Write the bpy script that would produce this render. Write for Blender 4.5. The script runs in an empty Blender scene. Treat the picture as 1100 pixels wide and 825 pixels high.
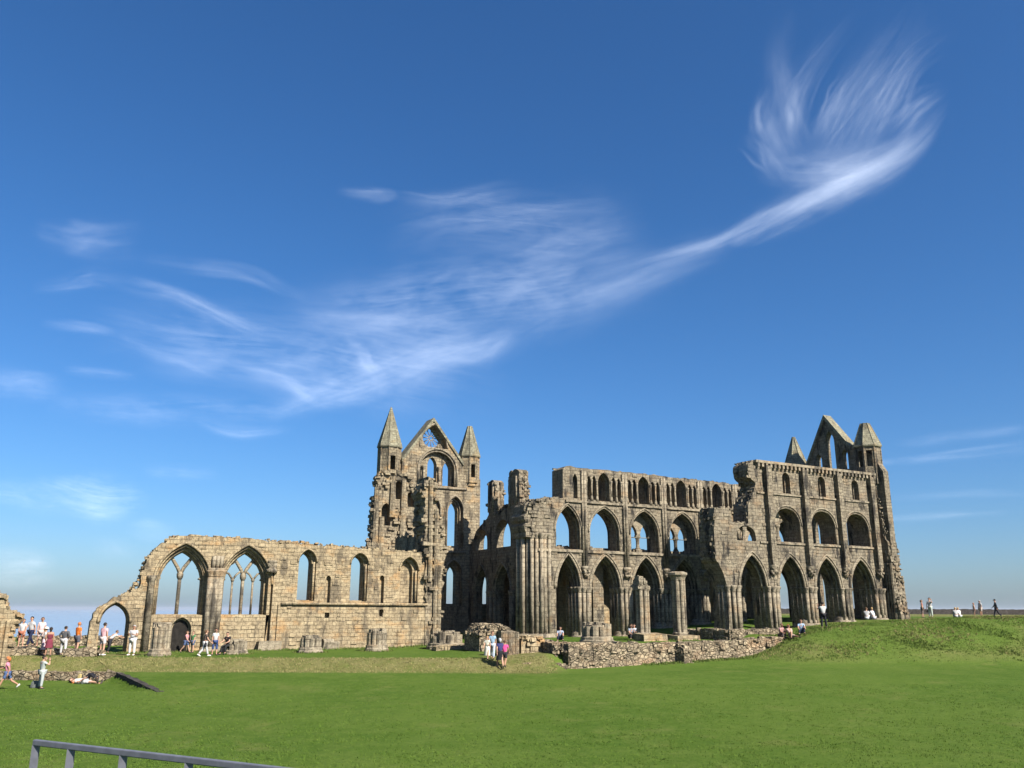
import bpy, bmesh, math, random
from mathutils import Vector, Matrix, noise as mnoise
from mathutils.geometry import tessellate_polygon
R = random.Random(7)
rad = math.radians
S = bpy.context.scene
COL = S.collection
EYE = 1.6
HEAD = rad(29)                      # camera heading, degrees east of the abbey's north
SH, CH = math.sin(HEAD), math.cos(HEAD)
FPX = 915.0
PITCH = math.atan(242.5 / FPX)

# ------------------------------------------------------------------ helpers
def lerp(a, b, t): return a + (b - a) * t
def ss(a, b, x):
    t = min(1, max(0, (x - a) / (b - a))); return t * t * (3 - 2 * t)
def pw(tab, x):
    if x <= tab[0][0]: return tab[0][1]
    for (x0, y0), (x1, y1) in zip(tab, tab[1:]):
        if x <= x1: return lerp(y0, y1, (x - x0) / (x1 - x0))
    return tab[-1][1]
def to_rd(x, y): return x * CH - y * SH, x * SH + y * CH
def to_xy(r, d): return r * CH + d * SH, -r * SH + d * CH

class MB:
    def __init__(s): s.v = []; s.f = []; s.m = []
    def add(s, vs, fs, mi=0):
        o = len(s.v); s.v += [tuple(p) for p in vs]
        s.f += [tuple(i + o for i in f) for f in fs]; s.m += [mi] * len(fs)
    def box(s, c, h, rot=None, mi=0, jit=0):
        P = []
        for sx in (-1, 1):
            for sy in (-1, 1):
                for sz in (-1, 1):
                    p = Vector((sx * h[0], sy * h[1], sz * h[2]))
                    if jit: p += Vector((R.uniform(-jit, jit), R.uniform(-jit, jit), R.uniform(-jit, jit)))
                    if rot: p = rot @ p
                    P.append(p + Vector(c))
        s.add(P, [(0, 1, 3, 2), (4, 6, 7, 5), (0, 4, 5, 1), (2, 3, 7, 6), (0, 2, 6, 4), (1, 5, 7, 3)], mi)
    def tube(s, pts, r, n=6, mi=0, cap=True):
        pts = [Vector(p) for p in pts]
        rs = r if isinstance(r, (list, tuple)) else [r] * len(pts)
        V = []; F = []; ref = None
        for i, p in enumerate(pts):
            t = (pts[min(i + 1, len(pts) - 1)] - pts[max(i - 1, 0)]).normalized()
            if ref is None:
                ref = Vector((0, 0, 1)) if abs(t.z) < .9 else Vector((1, 0, 0))
            a = (ref - t * ref.dot(t))
            if a.length < 1e-4: a = t.orthogonal()
            a.normalize(); b = t.cross(a); ref = a
            for k in range(n):
                an = 2 * math.pi * k / n
                V.append(p + (a * math.cos(an) + b * math.sin(an)) * rs[i])
        for i in range(len(pts) - 1):
            for k in range(n):
                k2 = (k + 1) % n
                F.append((i * n + k, i * n + k2, (i + 1) * n + k2, (i + 1) * n + k))
        if cap:
            F.append(tuple(range(n - 1, -1, -1))); F.append(tuple(range((len(pts) - 1) * n, len(pts) * n)))
        s.add(V, F, mi)
    def lathe(s, c, prof, n=8, mi=0, ph=0.0, sx=1, sy=1):
        V = []; F = []
        for r, z in prof:
            for k in range(n):
                a = 2 * math.pi * k / n + ph
                V.append((c[0] + r * sx * math.cos(a), c[1] + r * sy * math.sin(a), c[2] + z))
        for i in range(len(prof) - 1):
            for k in range(n):
                k2 = (k + 1) % n
                F.append((i * n + k, i * n + k2, (i + 1) * n + k2, (i + 1) * n + k))
        F.append(tuple(range(n - 1, -1, -1))); F.append(tuple(range((len(prof) - 1) * n, len(prof) * n)))
        s.add(V, F, mi)
    def slab(s, fr, outline, holes, d0, d1, mi=0):
        loops = [list(outline)] + [list(h) for h in holes]
        flat = [p for l in loops for p in l]
        tris = tessellate_polygon([[Vector((p[0], p[1], 0)) for p in l] for l in loops])
        n = len(flat)
        V = [fr(p[0], p[1], d0) for p in flat] + [fr(p[0], p[1], d1) for p in flat]
        F = [tuple(t) for t in tris] + [tuple(i + n for i in reversed(t)) for t in tris]
        o = 0
        for l in loops:
            k = len(l)
            for i in range(k):
                j = (i + 1) % k
                F.append((o + i, o + j, o + j + n, o + i + n))
            o += k
        s.add(V, F, mi)
    def build(s, name, mats, parent=None, smooth=False, recalc=True):
        me = bpy.data.meshes.new(name)
        me.from_pydata(s.v, [], s.f)
        for m in (mats if isinstance(mats, (list, tuple)) else [mats]): me.materials.append(m)
        if any(s.m): me.polygons.foreach_set('material_index', s.m)
        if recalc:
            b = bmesh.new(); b.from_mesh(me); bmesh.ops.recalc_face_normals(b, faces=b.faces); b.to_mesh(me); b.free()
        if smooth: me.polygons.foreach_set('use_smooth', [True] * len(me.polygons))
        me.update()
        o = bpy.data.objects.new(name, me); COL.objects.link(o)
        if parent is not None:
            o.parent = parent
            o.matrix_parent_inverse = PM(parent).inverted()
        return o
def PM(o):
    m = o.matrix_basis.copy()
    if o.parent: m = PM(o.parent) @ o.matrix_parent_inverse @ m
    return m
def tag(o, label, cat=None, group=None, kind=None):
    if label: o['label'] = label
    if cat: o['category'] = cat
    if group: o['group'] = group
    if kind: o['kind'] = kind
    return o
def empty(name, loc, label, cat, group=None, rz=0):
    o = bpy.data.objects.new(name, None); COL.objects.link(o); o.location = loc; o.rotation_euler = (0, 0, rz)
    o.empty_display_size = .3
    return tag(o, label, cat, group)

FY = lambda y0: (lambda s, z, d: (s, y0 + d, z))      # a wall facing south, depth runs north
FX = lambda x0: (lambda s, z, d: (x0 + d, s, z))      # a wall facing west, depth runs east

def arc(c, w, zs, za, n=8):
    h = za - zs; out = []
    if h >= w * .98:
        rr = (h * h + w * w) / (2 * w); th = math.asin(min(1, h / rr))
        if rr < w: th = math.pi / 2
        for i in range(n + 1):
            a = th * i / n
            out.append((c - w + rr - rr * math.cos(a), zs + rr * math.sin(a)))
    else:
        for i in range(n + 1):
            a = math.pi / 2 * i / n
            out.append((c - w * math.cos(a), zs + h * math.sin(a) ** .9))
    return out + [(2 * c - x, z) for x, z in reversed(out[:-1])]
def arch(c, w, z0, zs, za, n=8, jit=0):
    P = [(c - w, z0)] + arc(c, w, zs, za, n) + [(c + w, z0)]
    if jit: P = [P[0]] + [(x + R.uniform(-jit, jit), z + R.uniform(-jit, jit)) for x, z in P[1:-1]] + [P[-1]]
    return P
def rag(pts, step=.45, amp=.08, keep=()):
    out = []
    for i in range(len(pts)):
        a = pts[i]; out.append(a)
        if i == len(pts) - 1: break
        b = pts[i + 1]; L = math.hypot(b[0] - a[0], b[1] - a[1])
        if i in keep: continue
        k = int(L / step); nx, nz = -(b[1] - a[1]) / max(L, 1e-6), (b[0] - a[0]) / max(L, 1e-6)
        for j in range(1, k + 1):
            t = (j + R.uniform(-.3, .3)) / (k + 1); o = R.uniform(-amp, amp)
            if R.random() < .15: o *= 2
            out.append((lerp(a[0], b[0], t) + nx * o, lerp(a[1], b[1], t) + nz * o))
    return out
def inside(p, poly):
    x, y = p; c = False; j = len(poly) - 1
    for i in range(len(poly)):
        xi, yi = poly[i]; xj, yj = poly[j]
        if (yi > y) != (yj > y) and x < (xj - xi) * (y - yi) / (yj - yi) + xi: c = not c
        j = i
    return c
def relief(mb, fr, outline, holes, n, d=0.0, pr=.06, bw=(.22, .6), bh=.27):
    """weathered ashlar standing a little proud of the wall face"""
    xs = [p[0] for p in outline]; zs = [p[1] for p in outline]
    for _ in range(n):
        w = R.uniform(*bw); x = R.uniform(min(xs), max(xs)); z = math.floor(R.uniform(min(zs), max(zs)) / .27) * .27 + .135
        h = bh * R.uniform(.8, 1.0)
        C = [(x + a * (w / 2 + .05), z + b * (h / 2 + .03)) for a in (-1, 0, 1) for b in (-1, 1)]
        if not all(inside(c, outline) for c in C): continue
        if any(inside(c, hh) for c in C for hh in holes): continue
        q = R.uniform(.012, pr)
        V = [fr(x + a * w / 2, z + b * h / 2, e) for a in (-1, 1) for b in (-1, 1) for e in (d - q, d + .1)]
        mb.add(V, [(0, 1, 3, 2), (4, 6, 7, 5), (0, 4, 5, 1), (2, 3, 7, 6), (0, 2, 6, 4), (1, 5, 7, 3)])
def crumble(mb, fr, pts, d0, d1, n, size=(.12, .3)):
    size = (size[0] * .7, size[1] * .72); n = int(n * 1.35)
    """loose broken stones along a ruined edge"""
    seg = []; tot = 0
    for a, b in zip(pts, pts[1:]):
        L = math.hypot(b[0] - a[0], b[1] - a[1]); seg.append((tot, L, a, b)); tot += L
    for _ in range(n):
        t = R.uniform(0, tot)
        for t0, L, a, b in seg:
            if t <= t0 + L:
                k = (t - t0) / max(L, 1e-6); s, z = lerp(a[0], b[0], k), lerp(a[1], b[1], k); break
        h = R.uniform(*size)
        c = fr(s, z + R.uniform(-.1, .06), R.uniform(d0, d1))
        mb.box(c, (h * R.uniform(.6, 1.1), h * R.uniform(.6, 1.1), h * R.uniform(.35, .7)), Matrix.Rotation(R.uniform(-.5, .5), 3, 'Z') @ Matrix.Rotation(R.uniform(-.25, .25), 3, 'X'), jit=h * .15)

# ------------------------------------------------------------------ materials
def newmat(name):
    m = bpy.data.materials.new(name); m.use_nodes = True
    nt = m.node_tree; nt.nodes.clear()
    out = nt.nodes.new('ShaderNodeOutputMaterial'); b = nt.nodes.new('ShaderNodeBsdfPrincipled')
    nt.links.new(b.outputs[0], out.inputs[0])
    b.inputs['Roughness'].default_value = .9
    b.inputs['Specular IOR Level'].default_value = .15
    return m, nt, b
class N:
    """tiny node builder"""
    def __init__(s, nt): s.nt = nt
    def n(s, t, **k):
        q = s.nt.nodes.new('ShaderNode' + t)
        for a, b in k.items():
            if hasattr(q, a): setattr(q, a, b)
            else: s.set(q, a, b)
        return q
    def set(s, q, a, b):
        i = q.inputs[a]
        if hasattr(b, 'is_linked') or isinstance(b, bpy.types.NodeSocket): s.nt.links.new(b, i)
        else: i.default_value = b
    def math(s, op, a, b=0.0, clamp=False):
        q = s.nt.nodes.new('ShaderNodeMath'); q.operation = op; q.use_clamp = clamp
        for i, x in enumerate((a, b)):
            if isinstance(x, bpy.types.NodeSocket): s.nt.links.new(x, q.inputs[i])
            else: q.inputs[i].default_value = x
        return q.outputs[0]
    def mix(s, f, a, b, mode='MIX'):
        q = s.nt.nodes.new('ShaderNodeMix'); q.data_type = 'RGBA'; q.blend_type = mode
        for i, x in ((0, f), (6, a), (7, b)):
            if isinstance(x, bpy.types.NodeSocket): s.nt.links.new(x, q.inputs[i])
            else: q.inputs[i].default_value = x if i == 0 else (*x[:3], 1)
        return q.outputs[2]
    def noise(s, vec, scale, detail=4, rough=.55, dist=0):
        q = s.nt.nodes.new('ShaderNodeTexNoise')
        if vec is not None: s.nt.links.new(vec, q.inputs['Vector'])
        q.inputs['Scale'].default_value = scale; q.inputs['Detail'].default_value = detail
        q.inputs['Roughness'].default_value = rough; q.inputs['Distortion'].default_value = dist
        return q.outputs[0]
    def ramp(s, v, a, b, lo=0.0, hi=1.0):
        q = s.nt.nodes.new('ShaderNodeMapRange'); q.clamp = True; q.interpolation_type = 'SMOOTHSTEP'
        s.nt.links.new(v, q.inputs[0])
        for i, x in enumerate((a, b, lo, hi)): q.inputs[i + 1].default_value = x
        return q.outputs[0]
    def vscale(s, vec, sc):
        q = s.nt.nodes.new('ShaderNodeVectorMath'); q.operation = 'MULTIPLY'
        s.nt.links.new(vec, q.inputs[0]); q.inputs[1].default_value = sc
        return q.outputs[0]

def stone(name, c1, c2, mortar, dark, warm, stain=.5, warmth=.3, bw=.62, rh=.30, mort=.014, bump=.5, rubble=0):
    m, nt, b = newmat(name); k = N(nt)
    g = k.n('NewGeometry'); pos = g.outputs['Position']
    sx = k.n('SeparateXYZ', Vector=pos); sn = k.n('SeparateXYZ', Vector=g.outputs['True Normal'])
    side = k.math('GREATER_THAN', k.math('ABSOLUTE', sn.outputs[0]), .72)
    flat = k.math('GREATER_THAN', k.math('ABSOLUTE', sn.outputs[2]), .72)
    wob = k.noise(pos, 1.3, 3)
    wob2 = k.noise(pos, 7.0, 2)
    hx = k.math('ADD', k.math('MULTIPLY', sx.outputs[0], k.math('SUBTRACT', 1.0, side)), k.math('MULTIPLY', sx.outputs[1], side))
    hx = k.math('ADD', hx, k.math('MULTIPLY', k.math('SUBTRACT', wob2, .5), .10))
    vz = k.math('ADD', k.math('MULTIPLY', sx.outputs[2], k.math('SUBTRACT', 1.0, flat)), k.math('MULTIPLY', sx.outputs[1], flat))
    vz = k.math('ADD', vz, k.math('MULTIPLY', k.math('SUBTRACT', wob, .5), .16))
    cv = k.n('CombineXYZ', X=hx, Y=vz)
    hgt = None
    if rubble:
        vo = k.n('TexVoronoi', feature='DISTANCE_TO_EDGE'); nt.links.new(k.vscale(pos, (1, 1, 1.6)), vo.inputs['Vector']); vo.inputs['Scale'].default_value = rubble
        v1 = k.n('TexVoronoi'); nt.links.new(k.vscale(pos, (1, 1, 1.6)), v1.inputs['Vector']); v1.inputs['Scale'].default_value = rubble
        mo = k.ramp(vo.outputs[0], .02, .12)
        rc = k.n('SeparateColor', Color=v1.outputs['Color'])
        base = k.mix(rc.outputs[0], c1, c2)
        base = k.mix(mo, mortar, base)
        hgt = mo
    else:
        br = k.n('TexBrick', offset=.5); nt.links.new(cv.outputs[0], br.inputs['Vector'])
        br.inputs['Color1'].default_value = (*c1, 1); br.inputs['Color2'].default_value = (*c2, 1); br.inputs['Mortar'].default_value = (*mortar, 1)
        br.inputs['Scale'].default_value = 1; br.inputs['Mortar Size'].default_value = mort; br.inputs['Mortar Smooth'].default_value = .4
        br.inputs['Brick Width'].default_value = bw; br.inputs['Row Height'].default_value = rh; br.inputs['Bias'].default_value = 0
        base = br.outputs[0]; hgt = k.math('SUBTRACT', 1.0, br.outputs[1])
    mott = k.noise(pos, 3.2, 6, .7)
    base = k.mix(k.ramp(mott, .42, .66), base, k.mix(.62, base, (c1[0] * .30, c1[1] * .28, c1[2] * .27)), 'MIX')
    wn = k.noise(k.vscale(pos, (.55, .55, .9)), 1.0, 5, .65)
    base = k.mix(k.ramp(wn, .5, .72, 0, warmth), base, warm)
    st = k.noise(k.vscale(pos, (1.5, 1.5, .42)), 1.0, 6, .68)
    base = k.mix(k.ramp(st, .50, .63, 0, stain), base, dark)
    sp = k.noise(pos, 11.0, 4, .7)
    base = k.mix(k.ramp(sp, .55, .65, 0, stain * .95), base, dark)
    lich = k.noise(pos, 5.0, 5, .7)
    base = k.mix(k.ramp(lich, .62, .74, 0, .35), base, (.31, .295, .24))
    nt.links.new(base, b.inputs['Base Color'])
    fine = k.noise(pos, 14, 6, .7)
    er = k.noise(pos, 2.4, 5, .7)
    h = k.math('ADD', k.math('ADD', k.math('MULTIPLY', hgt, .5), k.math('MULTIPLY', fine, .55)), k.math('MULTIPLY', er, 1.0))
    bp = k.n('Bump'); bp.inputs['Strength'].default_value = bump; bp.inputs['Distance'].default_value = .12
    nt.links.new(h, bp.inputs['Height']); nt.links.new(bp.outputs[0], b.inputs['Normal'])
    return m
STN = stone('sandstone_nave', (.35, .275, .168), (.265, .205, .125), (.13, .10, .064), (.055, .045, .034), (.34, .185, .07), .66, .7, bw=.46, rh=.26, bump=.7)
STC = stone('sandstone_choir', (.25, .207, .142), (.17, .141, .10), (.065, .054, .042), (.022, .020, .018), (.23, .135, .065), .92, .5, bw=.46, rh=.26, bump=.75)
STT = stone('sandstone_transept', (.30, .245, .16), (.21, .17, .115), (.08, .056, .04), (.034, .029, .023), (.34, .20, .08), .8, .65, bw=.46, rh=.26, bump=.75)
STD = stone('sandstone_dressed', (.29, .242, .17), (.21, .175, .123), (.08, .062, .046), (.032, .028, .023), (.29, .17, .08), .82, .45, bw=3, rh=.36, bump=.55)
STL = stone('sandstone_slates', (.25, .23, .155), (.18, .165, .115), (.08, .07, .05), (.045, .04, .032), (.25, .16, .06), .6, .45, bw=.4, rh=.2, bump=.4)
RUB = stone('rubble', (.40, .32, .21), (.19, .15, .10), (.085, .068, .045), (.06, .05, .038), (.33, .20, .11), .5, .5, rubble=3.3, bump=.9)
RUBD = stone('field_wall', (0.075, 0.064, 0.057), (0.045, 0.039, 0.036), (0.023, 0.020, 0.017), (0.030, 0.026, 0.023), (0.075, 0.060, 0.038), .3, .1, rubble=3.2)

def plain(name, col, rough=.85, var=.25, sc=12, spec=.15, metal=0):
    m, nt, b = newmat(name); k = N(nt)
    g = k.n('TexCoord')
    n1 = k.noise(g.outputs['Object'], sc, 4, .6)
    c = k.mix(k.ramp(n1, .3, .7), tuple(x * (1 - var) for x in col), tuple(min(1, x * (1 + var)) for x in col))
    nt.links.new(c, b.inputs['Base Color']); b.inputs['Roughness'].default_value = rough; b.inputs['Specular IOR Level'].default_value = spec; b.inputs['Metallic'].default_value = metal
    return m
_pm = {}
def cloth(col):
    key = tuple(round(x, 3) for x in col)
    if key not in _pm: _pm[key] = plain('cloth_%d' % len(_pm), tuple(x * .66 for x in col), .9, .12, 18)
    return _pm[key]
PANEL = plain('panel_dark', (.013, .011, .009), .8, .4, 5)
STEEL = plain('galvanised_steel', (.13, .13, .15), .5, .15, 9, .4, .2)

# ------------------------------------------------------------------ the ground
def lawn_drop(d, b):
    base = pw([(-60, 1.6), (0, 1.6), (8, 2.35), (19, 4.25), (24, 4.3), (40, 3.72), (48.5, 3.3), (52, 3.28), (60, 2.85), (75, 2.4), (110, 2.2)], d)
    if d > 38:
        rr = b * d
        lr = lerp(-15.9, -20.9, (d - 41) / 6.5)
        base += .38 * ss(lr - .02, lr - .32, rr) * ss(40.3, 45, d)
    return base
def z_up(x, y):
    z = pw([(-30, -1.15), (0, -1.1), (24, -1.08), (30, -.7), (34, -.38), (42.9, -.36), (43.6, .12), (50, .55), (60, 1.0), (110, 1.05)], x)
    return z
RIDGE = [(.26, 1.95), (.30, 1.6), (.335, 1.12), (.37, .93), (.41, .80), (.45, .70), (.50, .55), (.58, .40), (.8, .3)]
def gz(x, y):
    r, d = to_rd(x, y)
    b = r / max(d, 6.0)
    L = EYE - lawn_drop(d, b)
    if d < 46: return L
    wob = mnoise.noise(Vector((x * .12, y * .12, 3))) * .5
    t0 = ss(48.4 + wob * .6, 50.8 + wob, d)
    t1 = ss(43.75, 44.15, y)
    w1 = ss(.035, .065, b); w2 = ss(.255, .315, b)
    U = z_up(x, y)
    # eastern mound
    t2 = ss(54.3 + wob, 63.5, d)
    if w2 > 0:
        crest = EYE - pw(RIDGE, b)
        hump = crest + mnoise.noise(Vector((x * .22, y * .22, 0))) * .13 + mnoise.noise(Vector((x * .6, y * .6, 4))) * .05
        back = ss(67, 76, d)
        U2 = lerp(hump, max(U, .95), back)
        z2 = lerp(L, U2, t2 ** .8)
    else: z2 = L
    z0 = lerp(L, U, t0); z1 = lerp(L, U, t1)
    z = lerp(lerp(z0, z1, w1), z2, w2)
    if d > 78:
        # headland: falls to the sea cliff on the left, long plateau on the right
        edge = pw([(-.9, 84), (-.25, 88), (.1, 150), (.35, 420), (1.2, 430)], b)
        z += mnoise.noise(Vector((x * .02, y * .02, 7))) * .3 * ss(78, 120, d)
        z = lerp(z, -40, ss(edge, edge + 40, d))
    return z

def axis(parts):
    out = []
    for a, b, st in parts:
        n = max(1, int(round((b - a) / st))); out += [lerp(a, b, i / n) for i in range(n)]
    return out + [parts[-1][1]]
rs_ = axis([(-700, -160, 60), (-160, -60, 8), (-60, -32, 1), (-32, -13, .3), (-13, 30, .6), (30, 70, .8), (70, 160, 6), (160, 900, 80)])
ds_ = axis([(-60, -10, 10), (-10, 14, 2), (14, 40, .8), (40, 72, .3), (72, 110, 1.6), (110, 200, 8), (200, 560, 30)])
verts = []; dry = []
for d in ds_:
    for r in rs_:
        x, y = to_xy(r, d); z = gz(x, y); b = r / max(d, 6)
        verts.append((x, y, z))
        L = EYE - lawn_drop(d, b); q = 0
        if d > 46:
            wq = 1 - ss(.03, .07, b)
            q = wq * ss(47.9, 49.0, d) * (1 - ss(50.6, 51.3, d)) * .9
            q = max(q, ss(.25, .33, b) * ss(54, 56, d) * (1 - ss(70, 80, d)) * (.08 + .40 * ss(.0, .35, mnoise.noise(Vector((x * .15, y * .25, 9))))))
            q = max(q, .8 * ss(90, 130, d))
            if b < -.40: q = max(q, ss(56.2, 57, y) * (1 - ss(59, 60, y)) * .8)
            q = max(q, ss(-.045, -.01, b) * (1 - ss(.03, .05, b)) * ss(47.5, 49, d) * (1 - ss(54, 58, d)) * .95)
        dry.append(q)
nr = len(rs_)
faces = [(i * nr + j, i * nr + j + 1, (i + 1) * nr + j + 1, (i + 1) * nr + j) for i in range(len(ds_) - 1) for j in range(nr - 1)]
me = bpy.data.meshes.new('ground'); me.from_pydata(verts, [], faces); me.polygons.foreach_set('use_smooth', [True] * len(faces))
at_ = me.attributes.new('dry', 'FLOAT', 'POINT'); at_.data.foreach_set('value', dry)
ground = bpy.data.objects.new('ground', me); COL.objects.link(ground); tag(ground, None, kind='structure')
m, nt, b = newmat('lawn'); k = N(nt)
pos = k.n('NewGeometry').outputs['Position']
a = k.n('Attribute', attribute_name='dry').outputs['Fac']
big = k.noise(pos, .13, 4, .6); mid = k.noise(pos, .9, 5, .65); fine = k.noise(pos, 9, 5, .75); blade = k.noise(k.vscale(pos, (1, 1, .3)), 38, 3, .8)
c = k.mix(k.ramp(big, .35, .65), (0.057, 0.101, 0.013), (0.080, 0.124, 0.019))
c = k.mix(k.ramp(mid, .42, .68, 0, .7), c, (0.096, 0.135, 0.026))
c = k.mix(k.ramp(fine, .47, .68, 0, .8), c, (0.034, 0.072, 0.008))
c = k.mix(k.ramp(blade, .5, .7, 0, .65), c, (0.117, 0.165, 0.035))
clump = k.noise(pos, 3.4, 5, .72)
c = k.mix(k.ramp(clump, .46, .68, 0, .28), c, (0.033, 0.073, 0.008))
c = k.mix(k.ramp(clump, .30, .44, .55, 0), c, (0.116, 0.163, 0.030))
patch = k.noise(pos, .35, 4, .7)
c = k.mix(k.ramp(patch, .54, .72, 0, .5), c, (0.135, 0.146, 0.041))
dc = k.mix(k.ramp(mid, .35, .65), (0.185, 0.157, 0.067), (0.128, 0.121, 0.041))
dc = k.mix(k.ramp(fine, .45, .7, 0, .6), dc, (0.060, 0.077, 0.018))
c = k.mix(k.math('MULTIPLY', a, k.ramp(k.noise(pos, 1.4, 4, .7), .2, .55, .45, 1), clamp=True), c, dc)
nt.links.new(c, b.inputs['Base Color'])
bp = k.n('Bump'); bp.inputs['Strength'].default_value = .7; bp.inputs['Distance'].default_value = .08
nt.links.new(k.math('ADD', fine, k.math('ADD', blade, k.math('ADD', k.math('MULTIPLY', mid, 1.5), k.math('MULTIPLY', clump, -.8)))), bp.inputs['Height']); nt.links.new(bp.outputs[0], b.inputs['Normal'])
b.inputs['Roughness'].default_value = 1; b.inputs['Specular IOR Level'].default_value = .05
me.materials.append(m)
LAWN = m
# the sea
mb = MB(); nseg = 96; RS = 90000
mb.add([(0, 0, -34)] + [(RS * math.cos(2 * math.pi * i / nseg), RS * math.sin(2 * math.pi * i / nseg), -34) for i in range(nseg)], [(0, i + 1, (i + 1) % nseg + 1) for i in range(nseg)])
m, nt, b = newmat('sea_water'); k = N(nt); pos = k.n('NewGeometry').outputs['Position']
nt.links.new(k.mix(k.noise(pos, .002, 3), (.19, .235, .29), (.21, .25, .30)), b.inputs['Base Color']); b.inputs['Roughness'].default_value = .22; b.inputs['Specular IOR Level'].default_value = .5  # haze over the water is put into this pale base colour
bp = k.n('Bump'); bp.inputs['Strength'].default_value = .08; nt.links.new(k.noise(pos, .2, 4), bp.inputs['Height']); nt.links.new(bp.outputs[0], b.inputs['Normal'])
tag(mb.build('sea', m), None, kind='structure')

# ------------------------------------------------------------------ pixel bearings -> points on the real ground
Fv = Vector((SH * math.cos(PITCH), CH * math.cos(PITCH), math.sin(PITCH)))
R0 = Vector((CH, -SH, 0)); U0 = R0.cross(Fv)
ROLL = rad(.2)
Rv = R0 * math.cos(ROLL) + U0 * math.sin(ROLL); Uv = U0 * math.cos(ROLL) - R0 * math.sin(ROLL)
def ray(u, v): return Fv + Rv * ((u - 550) / FPX) - Uv * ((v - 412.5) / FPX)
def at(u, v, d):
    q = ray(u, v); t = d / (q.x * SH + q.y * CH)
    return Vector((0, 0, EYE)) + q * t
def onY(u, v, y):
    q = ray(u, v); return Vector((0, 0, EYE)) + q * (y / q.y)
def G(u, v):
    d = 18.0
    while d < 160:
        p = at(u, v, d)
        if p.z <= gz(p.x, p.y): return Vector((p.x, p.y, gz(p.x, p.y)))
        d += .1
    return at(u, v, 100)

# ------------------------------------------------------------------ THE ABBEY
abbey = empty('abbey_ruin', (30, 56, 0), 'roofless ruined sandstone gothic abbey with pointed arches, gables and pinnacles on the grass', 'ruin')
def shafts(mb, pts, z0, z1, r=.14, n=7, cap=True, base=True):
    for (x, y) in pts:
        mb.tube([(x, y, z0), (x, y, z1)], r, n)
        if cap: mb.lathe((x, y, z1), [(r * 1.0, -.32), (r * 1.15, -.25), (r * 1.05, -.2), (r * 1.75, 0), (r * 1.75, .12)], n)
        if base: mb.lathe((x, y, z0), [(r * 1.9, 0), (r * 1.9, .22), (r * 1.4, .28), (r * 1.5, .36), (r * 1.0, .42)], n)
def archmould(mb, fr, c, w, zs, za, d, r, legs=None, n=10):
    P = arc(c, w, zs, za, n)
    if legs is not None: P = [(c - w, legs)] + P + [(c + w, legs)]
    mb.tube([fr(x, z, d) for x, z in P], r, 6)

# ---- north arcade of the choir
YN, YS, YW = 56.0, 48.0, 60.3
fN = FY(YN)
nb = [36.05] + [39.5 + 3.97 * i for i in range(6)]
outN = [(33.2, -1.6), (33.2, 9.2)] + rag([(33.3, 9.3), (33.9, 9.75), (34.6, 9.95), (35.6, 10.0)], .3, .08) + rag([(35.62, 12.3), (36.0, 12.55), (45, 12.5), (54, 12.42), (62.0, 12.4)], .5, .07) + [(62.0, -1.6)]
ARC0, TRI, CLE = [], [], []
def tri_dim(i): return 1.12 if i == 0 else 1.45
H0, H1, H2, HC0, HC1 = [], [], [], [], []
for i, c in enumerate(nb):
    w = 1.15 if i == 0 else 1.44
    H0 += [arch(c, w, -1.5, 3.2, 5.8, 8, .015), arch(c, w * 1.03, 6.12, 7.5, 9.5, 8, .02)]
    H1 += [arch(c, w - .03, -1.5, 3.2, 5.66), arch(c, w - .02, 6.14, 7.5, 9.42)]
    H2 += [arch(c, w - .06, -1.5, 3.2, 5.5), arch(c, w - .07, 6.16, 7.5, 9.34)]
    if i > 0:
        HC1.append(arch(c, .46, 10.02, 11.5, 12.2, 6))
        HC0.append(arch(c, .56, 10.0, 11.5, 12.28, 6))
        for s in (-1, 1):
            HC0 += [arch(c + s * .94, .2, 10.05, 11.55, 12.0, 4), arch(c + s * 1.45, .2, 10.05, 11.5, 11.95, 4)]
    elif i == 0:
        HC0 += [arch(36.75, .22, 10.05, 11.5, 12.0, 4)]
mb = MB()
mb.slab(fN, outN, H0 + HC0, 0, .40); mb.slab(fN, outN, H1 + HC1, .398, .80); mb.slab(fN, outN, H2 + HC1, .798, 1.6)
relief(mb, fN, outN, H0 + HC0, 900, pr=.055)
crumble(mb, fN, [(33.3, 9.3), (34.6, 9.95), (35.6, 10)], .1, 1.5, 40); crumble(mb, fN, [(35.7, 12.45), (61, 12.4)], .1, 1.5, 150, (.08, .2))
choirN = mb.build('choir_north_arcade', STC, abbey); choirN['label'] = 'long three-storey arcade wall behind the free-standing piers'
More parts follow.
